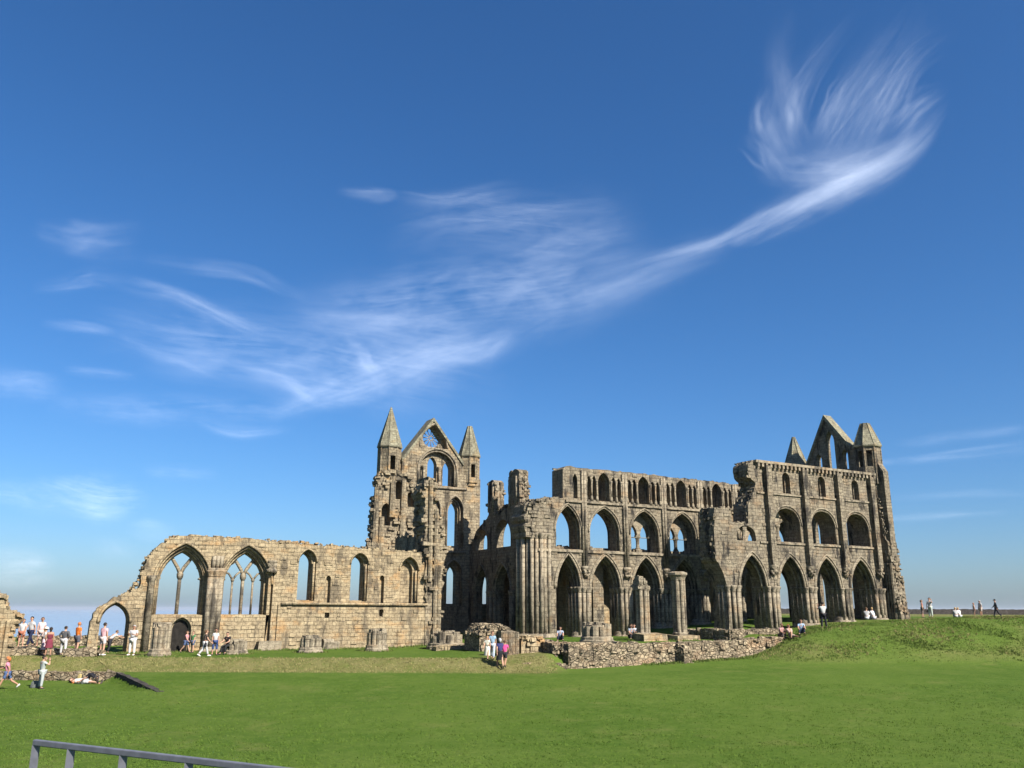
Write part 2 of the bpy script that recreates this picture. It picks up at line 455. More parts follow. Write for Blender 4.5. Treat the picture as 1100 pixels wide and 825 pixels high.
def arcade_trim(par, fr, y0, cs, bounds, w0, zimp, zap, ztri, zts, ztap, floor, cor_z, top):
    for i, c in enumerate(cs):
        w = w0[i]
        mb = MB()
        archmould(mb, fr, c, w + .13, zimp, zap + .16, -.02, .085)
        archmould(mb, fr, c, w - .02, zimp, zap - .03, .06, .10)
        archmould(mb, fr, c, w - .06, zimp, zap - .1, .42, .08)
        archmould(mb, fr, c, w - .09, zimp, zap - .24, .82, .08)
        mb.build('arch_moulding', STD, par, True)
        mb = MB()
        archmould(mb, fr, c, w * 1.03 + .08, zts, ztap + .12, -.01, .075)
        archmould(mb, fr, c, w * 1.03 - .03, zts, ztap - .03, .08, .075, ztri)
        archmould(mb, fr, c, w - .0, zts, ztap - .08, .44, .06, ztri)
        mb.build('gallery_moulding', STD, par, True)
    for i, xb in enumerate(bounds):
        mb = MB(); zf = floor(xb, y0)
        P = [(xb - .17, y0 - .12), (xb + .17, y0 - .12), (xb - .45, y0 + .06), (xb + .45, y0 + .06), (xb - .5, y0 + .45), (xb + .5, y0 + .45), (xb - .52, y0 + .9), (xb + .52, y0 + .9), (xb - .5, y0 + 1.35), (xb + .5, y0 + 1.35)]
        shafts(mb, P, zf - .3, zimp, .145)
        mb.lathe((xb, y0 + .55, zf - .3), [(.95, 0), (.95, .35), (.8, .42), (.8, .62), (.7, .7)], 10, 0, .3)
        mb.build('pier_shafts', STD, par, True)
        mb = MB()
        for dx in (-.15, 0, .15):
            mb.tube([(xb + dx, y0 - (.2 if dx == 0 else .1), cor_z), (xb + dx, y0 - (.2 if dx == 0 else .1), top)], .095, 6)
        mb.lathe((xb, y0 - .08, cor_z), [(.08, -.75), (.2, -.5), (.17, -.42), (.32, -.12), (.35, 0), (.3, .12)], 8)
        for _ in range(12): mb.box((xb + R.uniform(-.28, .28), y0 - .2 + R.uniform(-.1, .1), cor_z - R.uniform(.05, .6)), (.08, .08, .09), jit=.04)
        mb.build('vault_shaft', STD, par, True)
bN = [37.5 + 3.97 * i for i in range(6)]
arcade_trim(choirN, fN, YN, nb[:6], bN, [1.15] + [1.44] * 6, 3.2, 5.8, 6.12, 7.5, 9.5, gz, 4.75, 12.3)
for z, h, p in ((5.98, .09, .12), (9.82, .09, .13)):
    mb = MB(); mb.box((49 if z > 9 else 47.6, YN - p / 2 + .02, z), (13.2 if z > 9 else 14.3, p / 2 + .04, h))
    mb.build('string_course', STD, choirN)
# sub-arches that survive in the gallery
for c in nb[2:6]:
    mb = MB(); plate = arch(c, 1.2, 7.35, 7.5, 9.22)
    mb.slab(fN, plate, [arch(c - .57, .42, 7.38, 7.5, 8.35, 6), arch(c + .57, .42, 7.38, 7.5, 8.35, 6)], .88, 1.2)
    for dx in (0,):
        shafts(mb, [(c + dx, YN + 1.04)], 6.15, 7.42, .15)
    mb.build('gallery_tracery', STD, choirN, False)
for i, c in enumerate(nb[1:6]):
    for s in (-1.7, -1.2, -.7, .7, 1.2, 1.7):
        mb = MB(); shafts(mb, [(c + s, YN - .02)], 9.95, 11.55, .07, 6)
        mb.build('clerestory_shaft', STD, choirN, True)
# aisle wall behind it, and vault remains added to darken the aisle
fW = FY(YW)
outA = [(38.5, -1.6), (38.5, 5.9)] + rag([(38.6, 6.1), (62.2, 6.1)], .6, .05) + [(62.2, -1.6)]
hol = [arch(c, .42, 1.5, 4.1, 4.95) for c in nb[1:]]
mb = MB(); mb.slab(fW, outA, hol, 0, 1.1); relief(mb, fW, outA, hol, 260, pr=.04)
mb.build('choir_aisle_wall', STN, abbey)
mb = MB(); mb.box((48.9, 58.95, 6.28), (13.3, 1.32, .16)); crumble(mb, FY(57.6), [(36, 6.45), (62, 6.45)], .1, 2.4, 60)
for i in range(7): mb.tube([(37.5 + 3.97 * i, 57.7, 3.5), (37.5 + 3.97 * i, 58.2, 5.3), (37.5 + 3.97 * i, 59.0, 5.95), (37.5 + 3.97 * i, 59.8, 5.3), (37.5 + 3.97 * i, 60.25, 3.5)], .16, 6)
mb.build('aisle_vault', STC, abbey)

# ---- south arcade: only the eastern bays stand
fS = FY(YS)
sb = [47.18 + 3.97 * i for i in range(4)]
outS = [(44.5, -1.2)] + rag([(44.5, .4), (44.62, 3.1)], .5, .05) + rag([(44.35, 3.9), (43.95, 4.7), (43.55, 5.3), (43.6, 7.0), (43.75, 8.95), (45.3, 9.05), (45.4, 7.95), (47.05, 7.95), (47.1, 8.8), (47.3, 9.6), (47.8, 10.4), (48.05, 11.1), (47.4, 11.6), (47.35, 12.4), (47.8, 12.85)], .3, .07) + rag([(48.3, 12.86), (55, 12.82), (62.0, 12.8)], .5, .03) + rag([(62.2, 11.9), (62.2, 9.2)], .4, .05) + [(62.2, -1.2)]
J0, J1, J2, K0, K1 = [], [], [], [], []
for i, c in enumerate(sb):
    J0.append(arch(c, 1.42, -1.1, 3.25, 5.72)); J1.append(arch(c, 1.39, -1.1, 3.25, 5.6)); J2.append(arch(c, 1.36, -1.1, 3.25, 5.45))
    if i == 0:
        J0.append(arch(46.75, .95, 6.66, 7.0, 7.78)); J1.append(arch(46.95, 1.1, 6.68, 7.0, 7.74)); J2 += [arch(47.6, 1.55, 6.7, 7.0, 7.7)]
    else:
        J0.append(arch(c, 1.4, 6.74, 7.9, 9.42)); J1.append(arch(c, 1.38, 6.76, 7.9, 9.36))
        J2.append(arch(c, 1.34, 6.78, 7.9, 9.3))
        K0.append(arch(c + .2, .42, 10.5, 11.7, 12.15, 6)); K1.append(arch(c + .2, .24, 10.52, 11.6, 11.95, 6))
mb = MB()
mb.slab(fS, outS, J0 + K0, 0, .40); mb.slab(fS, outS, J1 + K1, .398, .80); mb.slab(fS, outS, J2 + K1, .798, 1.6)
relief(mb, fS, outS, J0 + K0, 620, pr=.05)
crumble(mb, fS, [(43.55, 5.3), (43.75, 8.95), (45.3, 9.05), (45.4, 7.95), (47.05, 7.95), (47.3, 9.6), (48.05, 11.1), (47.4, 11.6), (47.5, 12.8)], .05, 1.5, 170, (.1, .26))
crumble(mb, fS, [(62.1, 12), (62.15, 8)], .05, 1.2, 30); crumble(mb, fS, [(48, 12.9), (61.5, 12.86)], .1, 1.5, 30, (.06, .12))
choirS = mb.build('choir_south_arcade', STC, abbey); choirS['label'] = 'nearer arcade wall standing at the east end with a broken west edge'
bS = [45.2 + 3.97 * i for i in range(5)]
arcade_trim(choirS, fS, YS, sb[1:], bS[1:], [1.42] * 4, 3.25, 5.72, 6.74, 8.0, 9.4, gz, 4.9, 12.2)
mb = MB()
archmould(mb, fS, sb[0], 1.5, 3.25, 5.88, -.02, .085); archmould(mb, fS, sb[0], 1.36, 3.25, 5.69, .06, .1); archmould(mb, fS, sb[0], 1.2, 3.25, 5.48, .42, .1)
mb.build('arch_moulding', STD, choirS, True)
mb = MB(); P = [(45.0, 47.86), (45.4, 47.86), (44.72, 48.1), (45.75, 48.1), (44.6, 48.5), (45.9, 48.5), (44.6, 48.9), (45.95, 48.9)]
shafts(mb, P, gz(45.2, 48) - .3, 3.25, .145); mb.build('pier_shafts', STD, choirS, True)
for xb in bS[1:]:                                   # broad flat wall pilasters between the bays
    mb = MB(); mb.box((xb - .02, YS - .15, 8.75), (.26, .24, 3.75)); mb.build('pilaster', STC, choirS)
for z in (10.38, 6.6):
    mb = MB(); mb.box((55.0, YS - .03, z), (6.9, .08, .07)); mb.build('string_course', STD, choirS)
mb = MB(); mb.box((54.95, YS + .35, 12.78), (6.95, .62, .1))
x = 48.3
while x < 61.8:
    mb.box((x, YS - .12, 12.52), (.1, .14, .14)); x += .44
mb.build('corbel_table', STD, choirS)
mb = MB(); plate = arch(sb[1], 1.16, 8.0, 8.05, 9.14)
mb = MB(); plate = [(sb[1] - 1.15, 6.8), (sb[1] - 1.15, 8.0)] + arc(sb[1], 1.15, 8.0, 9.1)[1:9] + [(sb[1] + .05, 8.6), (sb[1] - .2, 8.1), (sb[1] - .24, 6.8)]
mb.slab(fS, plate, [arch(sb[1] - .72, .3, 6.84, 7.5, 8.15, 6)], .85, 1.3); shafts(mb, [(sb[1] - .25, YS + .85)], 6.8, 8.0, .12)
mb.build('gallery_tracery', STD, choirS)
mb = MB(); shafts(mb, [(46.72, YS + .25)], 6.62, 7.45, .11); mb.box((46.72, YS + .25, 7.62), (.2, .16, .16)); mb.build('gallery_shaft', STD, choirS)
# ---- east wall with its gable
fE = FX(62.0)
gab = [(55.9, 12.5), (55.4, 14.3)] + [(52.75, 18.75)] + rag([(51.5, 17.35), (50.3, 15.75)], .4, .04) + rag([(49.6, 15.55), (49.0, 15.0), (48.2, 14.6)], .3, .06)
outE = [(56.6, -1)] + gab + [(47.2, 13), (47.2, -1)]
hE = []
for z0, zs, za in ((1.8, 4.6, 5.6), (6.6, 9.0, 10.1)):
    hE += [arch(c, .75, z0, zs, za) for c in (50.0, 52.2, 54.4)]
hE += [arch(c, .5, 10.9, 12.2, 13.1) for c in (50.0, 52.2, 54.4)]
hE += [arch(52.45, .5, 13.7, 16.3, 17.4), arch(50.95, .34, 13.7, 14.9, 15.5), arch(53.85, .34, 13.7, 14.9, 15.5)]
mb = MB(); mb.slab(fE, outE, hE, 0, .62); relief(mb, fE, outE, hE, 160)
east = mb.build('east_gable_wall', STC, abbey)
mb = MB()
for a, b_ in (((55.6, 14.2), (52.75, 18.95)), ((52.75, 18.95), (50.2, 15.7))):
    mb.slab(fE, [a, b_, (b_[0], b_[1] - .42), (a[0], a[1] - .42)], [], -.18, .8)
mb.build('gable_coping', STL, east)
def turret(par, c, z0, zc, zt, r, stub=None, doors=(), name='turret', ribs=8):
    mb = MB(); ph = math.pi / 8
    ap, hw = r * math.cos(ph), r * math.sin(ph)
    for k in range(8):
        a = k * math.pi / 4; n_ = (math.cos(a), math.sin(a))
        fr = lambda s_, z, d, n_=n_: (c[0] + n_[0] * (ap - d) - n_[1] * s_, c[1] + n_[1] * (ap - d) + n_[0] * s_, z)
        hol_ = [[(-w, zb), (-w, zb + h), (w, zb + h), (w, zb)] for da, zb, h, w in doors if abs((da - a + math.pi) % (2 * math.pi) - math.pi) < .3]
        P = [(-hw, z0), (-hw, zc - .1), (hw, zc - .1), (hw, z0)]
        mb.slab(fr, P, hol_, 0, .2); relief(mb, fr, P, hol_, 8, pr=.04, bw=(.2, .4))
    mb.lathe((c[0], c[1], 0), [(ap * .95, z0 - .3), (ap * .95, z0 + .2)], 8, 0, ph)
    for k in range(8):
        a = ph + k * math.pi / 4
        mb.tube([(c[0] + r * math.cos(a), c[1] + r * math.sin(a), z0), (c[0] + r * math.cos(a), c[1] + r * math.sin(a), zc)], .07, 5)
    t = mb.build(name, STT if par is not east else STC, par)
    sp = MB(); sp.lathe((c[0], c[1], 0), [(r * 1.12, zc - .12), (r * 1.16, zc), (r * 1.08, zc + .12), (r * .1 if stub is None else stub, zt)], 8, 0, ph)
    if stub is None: sp.lathe((c[0], c[1], zt), [(.1, -.1), (.14, .05), (.05, .25)], 6)
    for k in range(8):
        a = ph + k * math.pi / 4; q = .08 if stub is None else stub
        sp.tube([(c[0] + r * 1.08 * math.cos(a), c[1] + r * 1.08 * math.sin(a), zc + .1), (c[0] + q * math.cos(a), c[1] + q * math.sin(a), zt)], .05, 5)
    sp.build('spire', STL, t)
    return t
mb = MB()
turret(east, (62.2, 48.7), 12.0, 15.35, 17.4, 1.08, .38, [(rad(180), 13.5, 1.4, .24), (rad(225), 13.5, 1.4, .24)])
turret(east, (62.2, 56.8), 11.0, 14.7, 17.6, 1.05, .12)
# ragged corner buttress towards us at the south-east
mb = MB()
ob = [(48.0, -1), (48.0, 12.2)] + rag([(47.85, 11.4), (47.8, 9.9), (47.6, 9.0), (47.55, 7.6), (47.3, 6.9), (47.2, 5.9), (47.22, 4.6), (47.1, 3.2), (46.95, 1.9), (46.8, 1.4)], .3, .08) + [(46.7, -1)]
mb.slab(FX(61.75), ob, [], 0, 1.1); crumble(mb, FX(61.75), [(47.8, 11.0), (47.6, 9.0), (47.3, 6.9), (47.2, 5.2), (47.1, 3.0), (46.8, 1.4)], .0, 1.1, 90, (.1, .22))
relief(mb, FX(61.75), ob, [], 60, pr=.1)
for y in (47.75, 47.45, 47.2): mb.tube([(61.7, y, 0), (61.7, y, 5.4)], .12, 6)
for x in (61.9, 62.4, 62.9): mb.tube([(x, 47.1, 0), (x, 47.2, 4.4)], .11, 6)
mb.build('corner_buttress', STC, abbey)

# ---- crossing pier at the west end of the choir
mb = MB()
cx, cy = 33.75, 57.2
mb.lathe((cx, cy, -1.2), [(1.35, 0), (1.35, .9), (1.15, 1.0), (1.15, 8.4)], 12)
crumble(mb, FY(56.3), [(32.6, 7.4), (32.4, 8.2), (32.6, 9.3), (33.4, 9.75), (34.6, 9.9)], -.3, 1.4, 80, (.15, .34))
out = rag([(32.3, 6.9), (32.15, 8.2), (32.5, 9.3), (33.4, 9.8), (34.9, 9.85)], .3, .1) + [(35.0, 6.8)]
mb.slab(FY(56.05), out, [], 0, 2.2)
relief(mb, FY(56.05), out, [], 60, pr=.16)
pier = mb.build('crossing_pier', STC, abbey)
mb = MB()
P = []
for k in range(16):
    a = rad(150 + k * 240 / 15.); rr = 1.33 if k % 2 else 1.18
    P.append((cx + rr * math.cos(a), cy + rr * math.sin(a)))
shafts(mb, P, -.75, 7.1, .155)
mb.lathe((cx, cy, -.8), [(1.75, 0), (1.75, .3), (1.6, .36), (1.6, .62), (1.5, .7)], 14)
mb.build('pier_shafts', STD, pier, True)

# ---- transept east wall, seen along its length, in the shade
fX = FX(35.0)
outT = [(57.6, -1.4), (57.6, 9.7)] + rag([(58.6, 10.0), (60.2, 10.2), (61.7, 10.1)], .3, .1) + rag([(61.85, 11.8), (61.9, 12.9), (62.6, 13.15), (63.5, 13.05), (63.75, 12.2), (63.7, 10.4), (63.9, 9.95), (66.1, 9.55)], .3, .09) + rag([(66.15, 11.3), (66.2, 12.45), (66.8, 12.75), (67.3, 12.6), (67.4, 11.4), (67.35, 9.7), (67.7, 9.35), (68.8, 8.95), (69.8, 8.4), (70.6, 7.4), (71.0, 6.9)], .3, .09) + [(71.2, 6.8), (71.2, -1.4)]
hT = [arch(68.75, 1.2, 6.75, 7.3, 8.6), arch(64.75, 1.45, 6.75, 7.5, 9.1), arch(60.7, 1.1, 6.8, 7.6, 9.0),
      arch(68.7, 1.4, -1.3, 3.0, 5.3), arch(64.75, 1.45, -1.3, 3.0, 5.3), arch(60.7, 1.4, -1.3, 3.0, 5.3), arch(58.2, .4, -1.3, 3.0, 3.8)]
mb = MB(); mb.slab(fX, outT, hT, 0, .9); relief(mb, fX, outT, hT, 320, pr=.09)
crumble(mb, fX, [(58.6, 10), (61.7, 10.1), (61.9, 12.9), (63.5, 13.05), (63.7, 10.4), (66.1, 9.6), (66.2, 12.45), (67.3, 12.6), (67.4, 9.6), (68.8, 8.95), (70.6, 7.4)], .0, .9, 200, (.1, .3))
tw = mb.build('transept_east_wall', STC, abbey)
for y in (62.75, 66.72):
    mb = MB(); shafts(mb, [(34.85, y - .2), (34.85, y + .2), (35.1, y - .45), (35.1, y + .45), (35.5, y - .5), (35.5, y + .5)], -.9, 3.0, .14)
    mb.build('pier_shafts', STD, tw, True)
for c, w in ((68.7, 1.4), (64.75, 1.45), (60.7, 1.4)):
    mb = MB(); archmould(mb, fX, c, w + .12, 3.0, 5.45, -.02, .09); archmould(mb, fX, c, w - .02, 3.0, 5.28, .12, .1)
    mb.build('arch_moulding', STD, tw, True)
for x, y in ((34.95, 62.2), (34.95, 63.4), (34.95, 66.4), (34.95, 67.2), (35.2, 61.85), (35.6, 61.85), (35.25, 66.15), (35.65, 66.15)):
    mb = MB(); mb.tube([(x, y, 9.9), (x, y, 12.5)], .12, 6); mb.build('clerestory_shaft', STD, tw, True)
mb = MB()
oa = [(57.4, -1.4), (57.4, 6.0)] + rag([(58, 6.1), (71, 6.1)], .5, .05) + [(71.2, -1.4)]
mb.slab(FX(39.2), oa, [arch(68.7, .5, 1.4, 3.8, 4.7), arch(64.75, .5, 1.4, 3.8, 4.7)], 0, 1.0)
mb.box((37.7, 64.4, 6.15), (1.5, 6.7, .15)); mb.build('transept_aisle_wall', STC, abbey)

# ---- north front of the transept
fF = FY(71.0)
outF = [(26.5, -1.4), (26.5, 13.3), (28.1, 13.6), (28.15, 14.75), (31.05, 18.55), (34.1, 14.9), (34.3, 13.7), (36.0, 13.4)] + rag([(36.0, 7.0), (37, 6.4), (40.2, 6.0)], .4, .08) + [(40.2, -1.4)]
hF0 = [arch(31.15, 1.3, 15.95, 16.0, 18.1), arch(31.6, 1.85, 12.5, 13.9, 15.75, 10)]
lan = [arch(29.8, .36, 12.62, 14.0, 14.7, 6), arch(31.25, .46, 12.62, 14.4, 15.2, 6), arch(32.75, .42, 12.62, 14.1, 14.9, 6)]
hF0 += [arch(c, .78, 7.0, 10.4, 11.6) for c in (28.9, 31.15, 33.45)] + [arch(c, .78, 1.9, 4.8, 5.85) for c in (28.9, 31.15, 33.45)] + [arch(36.9, .6, 1.9, 4.2, 5.1)]
hF1 = [arch(c, .5, 7.2, 10.2, 11.2) for c in (28.9, 31.15, 33.45)] + [arch(c, .46, 2.1, 4.6, 5.4) for c in (28.9, 31.15, 33.45)] + [arch(36.9, .42, 2.1, 4.0, 4.8)]
circ = [(31.15 + .98 * math.cos(2 * math.pi * i / 28), 16.98 + .98 * math.sin(2 * math.pi * i / 28)) for i in range(28)]
mb = MB(); mb.slab(fF, outF, hF0, 0, .5); mb.slab(fF, outF, lan + [circ] + hF1, .498, 1.15)
relief(mb, fF, outF, hF0, 420, pr=.06)
front = mb.build('transept_north_front', STT, abbey); front['label'] = 'tall gabled wall with a rose window and tiers of lancets'
mb = MB()
archmould(mb, fF, 31.15, 1.38, 16.0, 18.22, 0, .09); archmould(mb, fF, 31.6, 1.95, 13.9, 15.88, -.02, .1, 12.6, 14); archmould(mb, fF, 31.6, 1.78, 13.9, 15.68, .1, .09, 12.6, 14)
for c in (28.9, 31.15, 33.45):
    archmould(mb, fF, c, .86, 10.4, 11.72, -.01, .08, 7.1); archmould(mb, fF, c, .66, 10.35, 11.45, .35, .08, 7.1); archmould(mb, fF, c, .84, 4.8, 5.95, -.01, .08, 2.0)
for x in (30.4, 31.95): shafts(mb, [(x, 71.35)], 12.5, 14.2, .13)
mb.box((31.15, 70.96, 12.35), (3.4, .12, .1)); mb.box((31.15, 70.96, 6.6), (3.4, .12, .1))
mb.build('lancet_moulding', STD, front, True)
mb = MB()
for i in range(12):
    a = 2 * math.pi * i / 12
    mb.tube([(31.15 + .2 * math.cos(a), 71.7, 16.98 + .2 * math.sin(a)), (31.15 + .74 * math.cos(a), 71.7, 16.98 + .74 * math.sin(a))], .04, 5)
    b0 = a + math.pi / 12
    mb.tube([(31.15 + .7 * math.cos(a + j * math.pi / 24) + (.0), 71.7, 16.98 + (.7 + .2 * math.sin(j * math.pi / 4)) * math.sin(a + j * math.pi / 24)) if False else (31.15 + (.72 + .2 * math.sin(j * math.pi / 4)) * math.cos(a + j * math.pi / 24), 71.7, 16.98 + (.72 + .2 * math.sin(j * math.pi / 4)) * math.sin(a + j * math.pi / 24)) for j in range(5)], .035, 5)
mb.tube([(31.15 + .2 * math.cos(2 * math.pi * i / 14), 71.7, 16.98 + .2 * math.sin(2 * math.pi * i / 14)) for i in range(15)], .05, 5)
mb.tube([(31.15 + .96 * math.cos(2 * math.pi * i / 24), 71.6, 16.98 + .96 * math.sin(2 * math.pi * i / 24)) for i in range(25)], .07, 5)
mb.build('rose_window', STD, front, True)
mb = MB()
for a, b_ in (((28.05, 14.75), (31.05, 18.78)), ((31.05, 18.78), (34.2, 14.85))):
    mb.slab(fF, [a, b_, (b_[0], b_[1] - .34), (a[0], a[1] - .34)], [], -.14, 1.6)
mb.build('gable_coping', STL, front)
turret(front, (27.1, 71.6), 12.9, 15.75, 19.2, 1.0, None, [(rad(270), 13.6, 1.25, .24)], 'pinnacle')
turret(front, (35.1, 71.6), 13.0, 15.6, 18.5, .93, .2, [(rad(270), 13.5, 1.25, .22)], 'pinnacle')
# ---- north-west stair mass, broken open to the south
fM = FY(69.2)
outM = [(24.8, -1.3), (24.8, 6.4)] + rag([(24.75, 7.2), (25.0, 7.4), (25.0, 10.8), (25.3, 11.2), (25.25, 12.6), (25.7, 13.05), (27.0, 13.1), (28.0, 12.8), (28.3, 11.9), (29.0, 12.2), (29.3, 11.4), (29.5, 9.2), (29.7, 7.4)], .28, .09) + [(29.8, -1.3)]
hM = [arch(28.7, .3, 6.95, 8.0, 8.2, 3), arch(28.35, .34, 10.2, 11.2, 11.5, 4), arch(27.15, .28, 10.8, 12.1, 12.4, 4)]
hM0 = hM + [arch(26.1, .42, 8.5, 9.8, 10.4, 5)]
mb = MB(); mb.slab(fM, outM, hM0, 0, .9); mb.slab(fM, [(25.9, -1.3), (25.9, 12.6), (28.1, 12.6), (29.0, 11.2), (29.1, -1.3)], hM[:1], .898, 1.9)
relief(mb, fM, outM, hM0, 420, pr=.3, bw=(.2, .7)); crumble(mb, fM, outM[1:-1], -.15, .8, 170, (.14, .34))
for x, z0, z1 in ((27.6, 6.3, 12.5), (25.7, 6.3, 9.2), (25.15, 6.2, 11.7), (26.6, 9.2, 12.7)):
    mb.tube([(x, 69.05, z0), (x, 69.1, z1)], [.3, .22], 7)
mb.build('stair_turret_ruin', STT, abbey)
# ---- stump of the transept west wall
fP = FY(60.1)
outP = [(26.1, -1.3)] + rag([(26.05, 2), (25.95, 5.2), (25.75, 8.4), (25.75, 10.6), (26.0, 11.5), (26.4, 11.4), (26.6, 9.8), (26.95, 9.0), (27.3, 7.0), (27.5, 5.2), (27.3, 3), (27.25, 1)], .3, .14) + [(27.3, -1.3)]
mb = MB(); mb.slab(fP, outP, [], 0, 2.2); relief(mb, fP, outP, [], 110, pr=.28); crumble(mb, fP, outP[1:-1], -.2, 2.0, 130, (.14, .34))
for x, z0, z1 in ((26.3, 3.6, 11.2), (26.8, -1, 9.0), (27.15, -1, 4.8)): mb.tube([(x, 60.0, z0), (x - .1, 60.0, z1)], .17, 7)
outQ = [(62.0, -1.3), (62.0, 7.2)] + rag([(63.2, 7.0), (65, 7.6), (67.6, 7.3)], .3, .14) + [(67.8, -1.3)]
mb.slab(FX(26.4), outQ, [arch(64.6, .6, 3.0, 5.0, 5.9)], 0, 1.2); crumble(mb, FX(26.4), [(62, 7.2), (67.6, 7.3)], 0, 1.2, 40)
mb.build('transept_west_wall', STT, abbey)

# ---- nave north wall
outV = [(3.72, -1.6)] + rag([(3.75, .8), (4.0, 1.45), (4.75, 2.1), (5.8, 2.55), (6.3, 2.85), (6.38, 3.6), (6.6, 4.7), (7.1, 5.45), (7.9, 6.1), (9.1, 6.32), (10.8, 6.22), (12.6, 6.3), (15, 6.05), (18, 5.98), (21.5, 5.85), (25.9, 5.75)], .25, .07) + [(26.3, 5.7), (26.3, -1.6)]
w1 = (8.9, 1.75, 1.2, 3.2, 5.75); w2 = (12.95, 1.7, 1.2, 3.2, 5.78)
hv0 = [arch(*w1, 10), arch(*w2, 10), arch(5.1, .88, -1.5, .75, 1.95), arch(17.08, .62, 2.15, 4.8, 5.62, 6), arch(20.9, .64, 2.15, 4.75, 5.5, 6), arch(24.75, .72, 1.85, 4.4, 5.35, 6), arch(9.1, .62, -1.5, .3, 1.05, 6)]
hv0 += [arch(18.65, .17, 1.0, 3.7, 3.9, 3), arch(22.65, .17, 1.1, 3.8, 4.0, 3), arch(14.62, .17, -.8, 4.1, 4.3, 3)]
hv1 = [arch(8.85, 1.5, 1.22, 3.2, 5.45, 10), arch(12.92, 1.48, 1.22, 3.2, 5.48, 10), arch(5.1, .82, -1.5, .75, 1.87), arch(17.0, .48, 2.2, 4.7, 5.45, 6), arch(20.83, .5, 2.2, 4.65, 5.35, 6), arch(24.65, .5, 1.9, 4.3, 5.15, 6), arch(9.1, .5, -1.5, .3, .9, 6)]
hv2 = [arch(8.85, 1.3, 1.24, 3.2, 5.2, 10), arch(12.92, 1.28, 1.24, 3.2, 5.25, 10), arch(5.1, .76, -1.5, .75, 1.8), arch(17.0, .46, 2.22, 4.7, 5.4, 6), arch(20.83, .48, 2.22, 4.65, 5.3, 6)]
mb = MB()
mb.slab(fW, outV, hv0, 0, .34); mb.slab(fW, outV, hv1, .338, .68); mb.slab(fW, outV, hv2, .678, 1.15)
outL = [(15.2, -1.5), (15.2, 1.9), (26.2, 1.85), (26.2, -1.5)]
mb.slab(fW, outL, [arch(18.65, .17, 1.0, 1.5, 1.6, 3), arch(22.65, .17, 1.1, 1.5, 1.6, 3)], -.12, .02)
relief(mb, fW, outV, hv0, 650, pr=.06); relief(mb, fW, outL, [], 120, d=-.12)
crumble(mb, fW, [(4, 1.45), (5.8, 2.55), (6.38, 3.6), (6.6, 4.7), (7.9, 6.1), (9.1, 6.3), (12.6, 6.25), (26, 5.75)], .05, 1.1, 240, (.08, .22))
nave = mb.build('nave_north_wall', STN, abbey); nave['label'] = 'lower sunlit wall on the left with two large traceried arches and lancets'
mb = MB()
for (c, w, z0, zs, za) in (w1, w2):
    archmould(mb, fW, c, w + .05, zs, za + .05, -.02, .09, None, 14); archmould(mb, fW, c, w - .1, zs, za - .12, .2, .09, z0, 14); archmould(mb, fW, c - .03, w - .3, zs, za - .36, .5, .09, z0, 14)
archmould(mb, fW, 5.1, .93, .75, 2.02, -.02, .09); archmould(mb, fW, 5.1, .84, .75, 1.9, .3, .08)
mb.build('arch_moulding', STN, nave, True)
mb = MB()
for c, za, zs, w in ((17.08, 5.62, 4.8, .62), (20.9, 5.5, 4.75, .64), (24.75, 5.35, 4.4, .72)):
    archmould(mb, fW, c, w + .06, zs, za + .08, -.02, .07); mb.tube([(c + w - .12, YW + .14, 2.2), (c + w - .12, YW + .14, zs)], .08, 6)
mb.box((20.8, YW - .12, 1.95), (5.4, .16, .08)); mb.build('lancet_moulding', STN, nave, True)
def tracery(c, kind):
    mb = MB(); y = YW + .85; z0 = 1.2
    mb.tube([(c, y, z0), (c, y, 3.9)], .12, 6)
    for s in (-1, 1): mb.tube([(c, y, 3.75), (c + s * .18, y, 4.2), (c + s * .55, y, 4.75), (c + s * .8, y, 5.1)], [.11, .12, .11, .1], 6)
    mb.lathe((c, y, 3.7), [(.12, -.25), (.2, -.1), (.22, .12), (.12, .3)], 6)
    if kind == 2:
        for s in (-1, 1):
            mb.tube([(c + s * .68, y, z0), (c + s * .68, y, 3.55)], .075, 6)
            mb.tube([(c + s * .68, y, 3.5), (c + s * .95, y, 3.9), (c + s * 1.2, y, 4.0)], .07, 6)
            mb.tube([(c + s * .68, y, 3.5), (c + s * .45, y, 3.85), (c + s * .15, y, 4.1)], .07, 6)
            mb.lathe((c + s * .68, y, 3.5), [(.07, -.15), (.14, 0), (.07, .15)], 6)
            mb.tube([(c + s * .55, y, 4.72), (c + s * .9, y, 4.5), (c + s * 1.15, y, 4.25)], .06, 6)
    for s in (-1, 1):
        for z, o in ((3.5, 1.28), (4.2, 1.12), (4.75, .82)):
            mb.box((c + s * o, y, z), (.12, .1, .06), Matrix.Rotation(s * .5, 3, 'Y'), jit=.03)
    mb.build('window_tracery', STD, nave, True)
tracery(8.82, 1); tracery(12.9, 2)
mb = MB()
shafts(mb, [(10.6, YW - .28), (10.92, YW - .36), (11.24, YW - .28)], -1.2, 3.95, .2, 8)
mb.box((10.92, YW - .02, 1.5), (.48, .22, 2.6)); mb.box((10.92, YW - .15, 4.1), (.55, .38, .1))
for dx in (-.2, .05, .3): mb.tube([(10.92 + dx, YW - .12, 4.2), (10.95 + dx, YW - .1, 5.0)], .14, 6)
mb.build('vault_shaft', STD, nave, True)
mb = MB(); shafts(mb, [(14.6, YW - .05)], 4.0, 4.7, .2, 8); mb.box((14.6, YW - .0, 4.5), (.3, .25, .14)); mb.build('vault_shaft', STD, nave, True)
mb = MB(); mb.box((14.7, YW - .25, -.85), (.75, .4, .35), jit=.05); mb.build('shaft_base', STD, nave)
mb = MB(); mb.lathe((7.0, YW - .1, 2.9), [(.24, -3.9), (.2, .4), (.3, .6), (.3, .75)], 8); mb.build('vault_shaft', STD, nave, True)
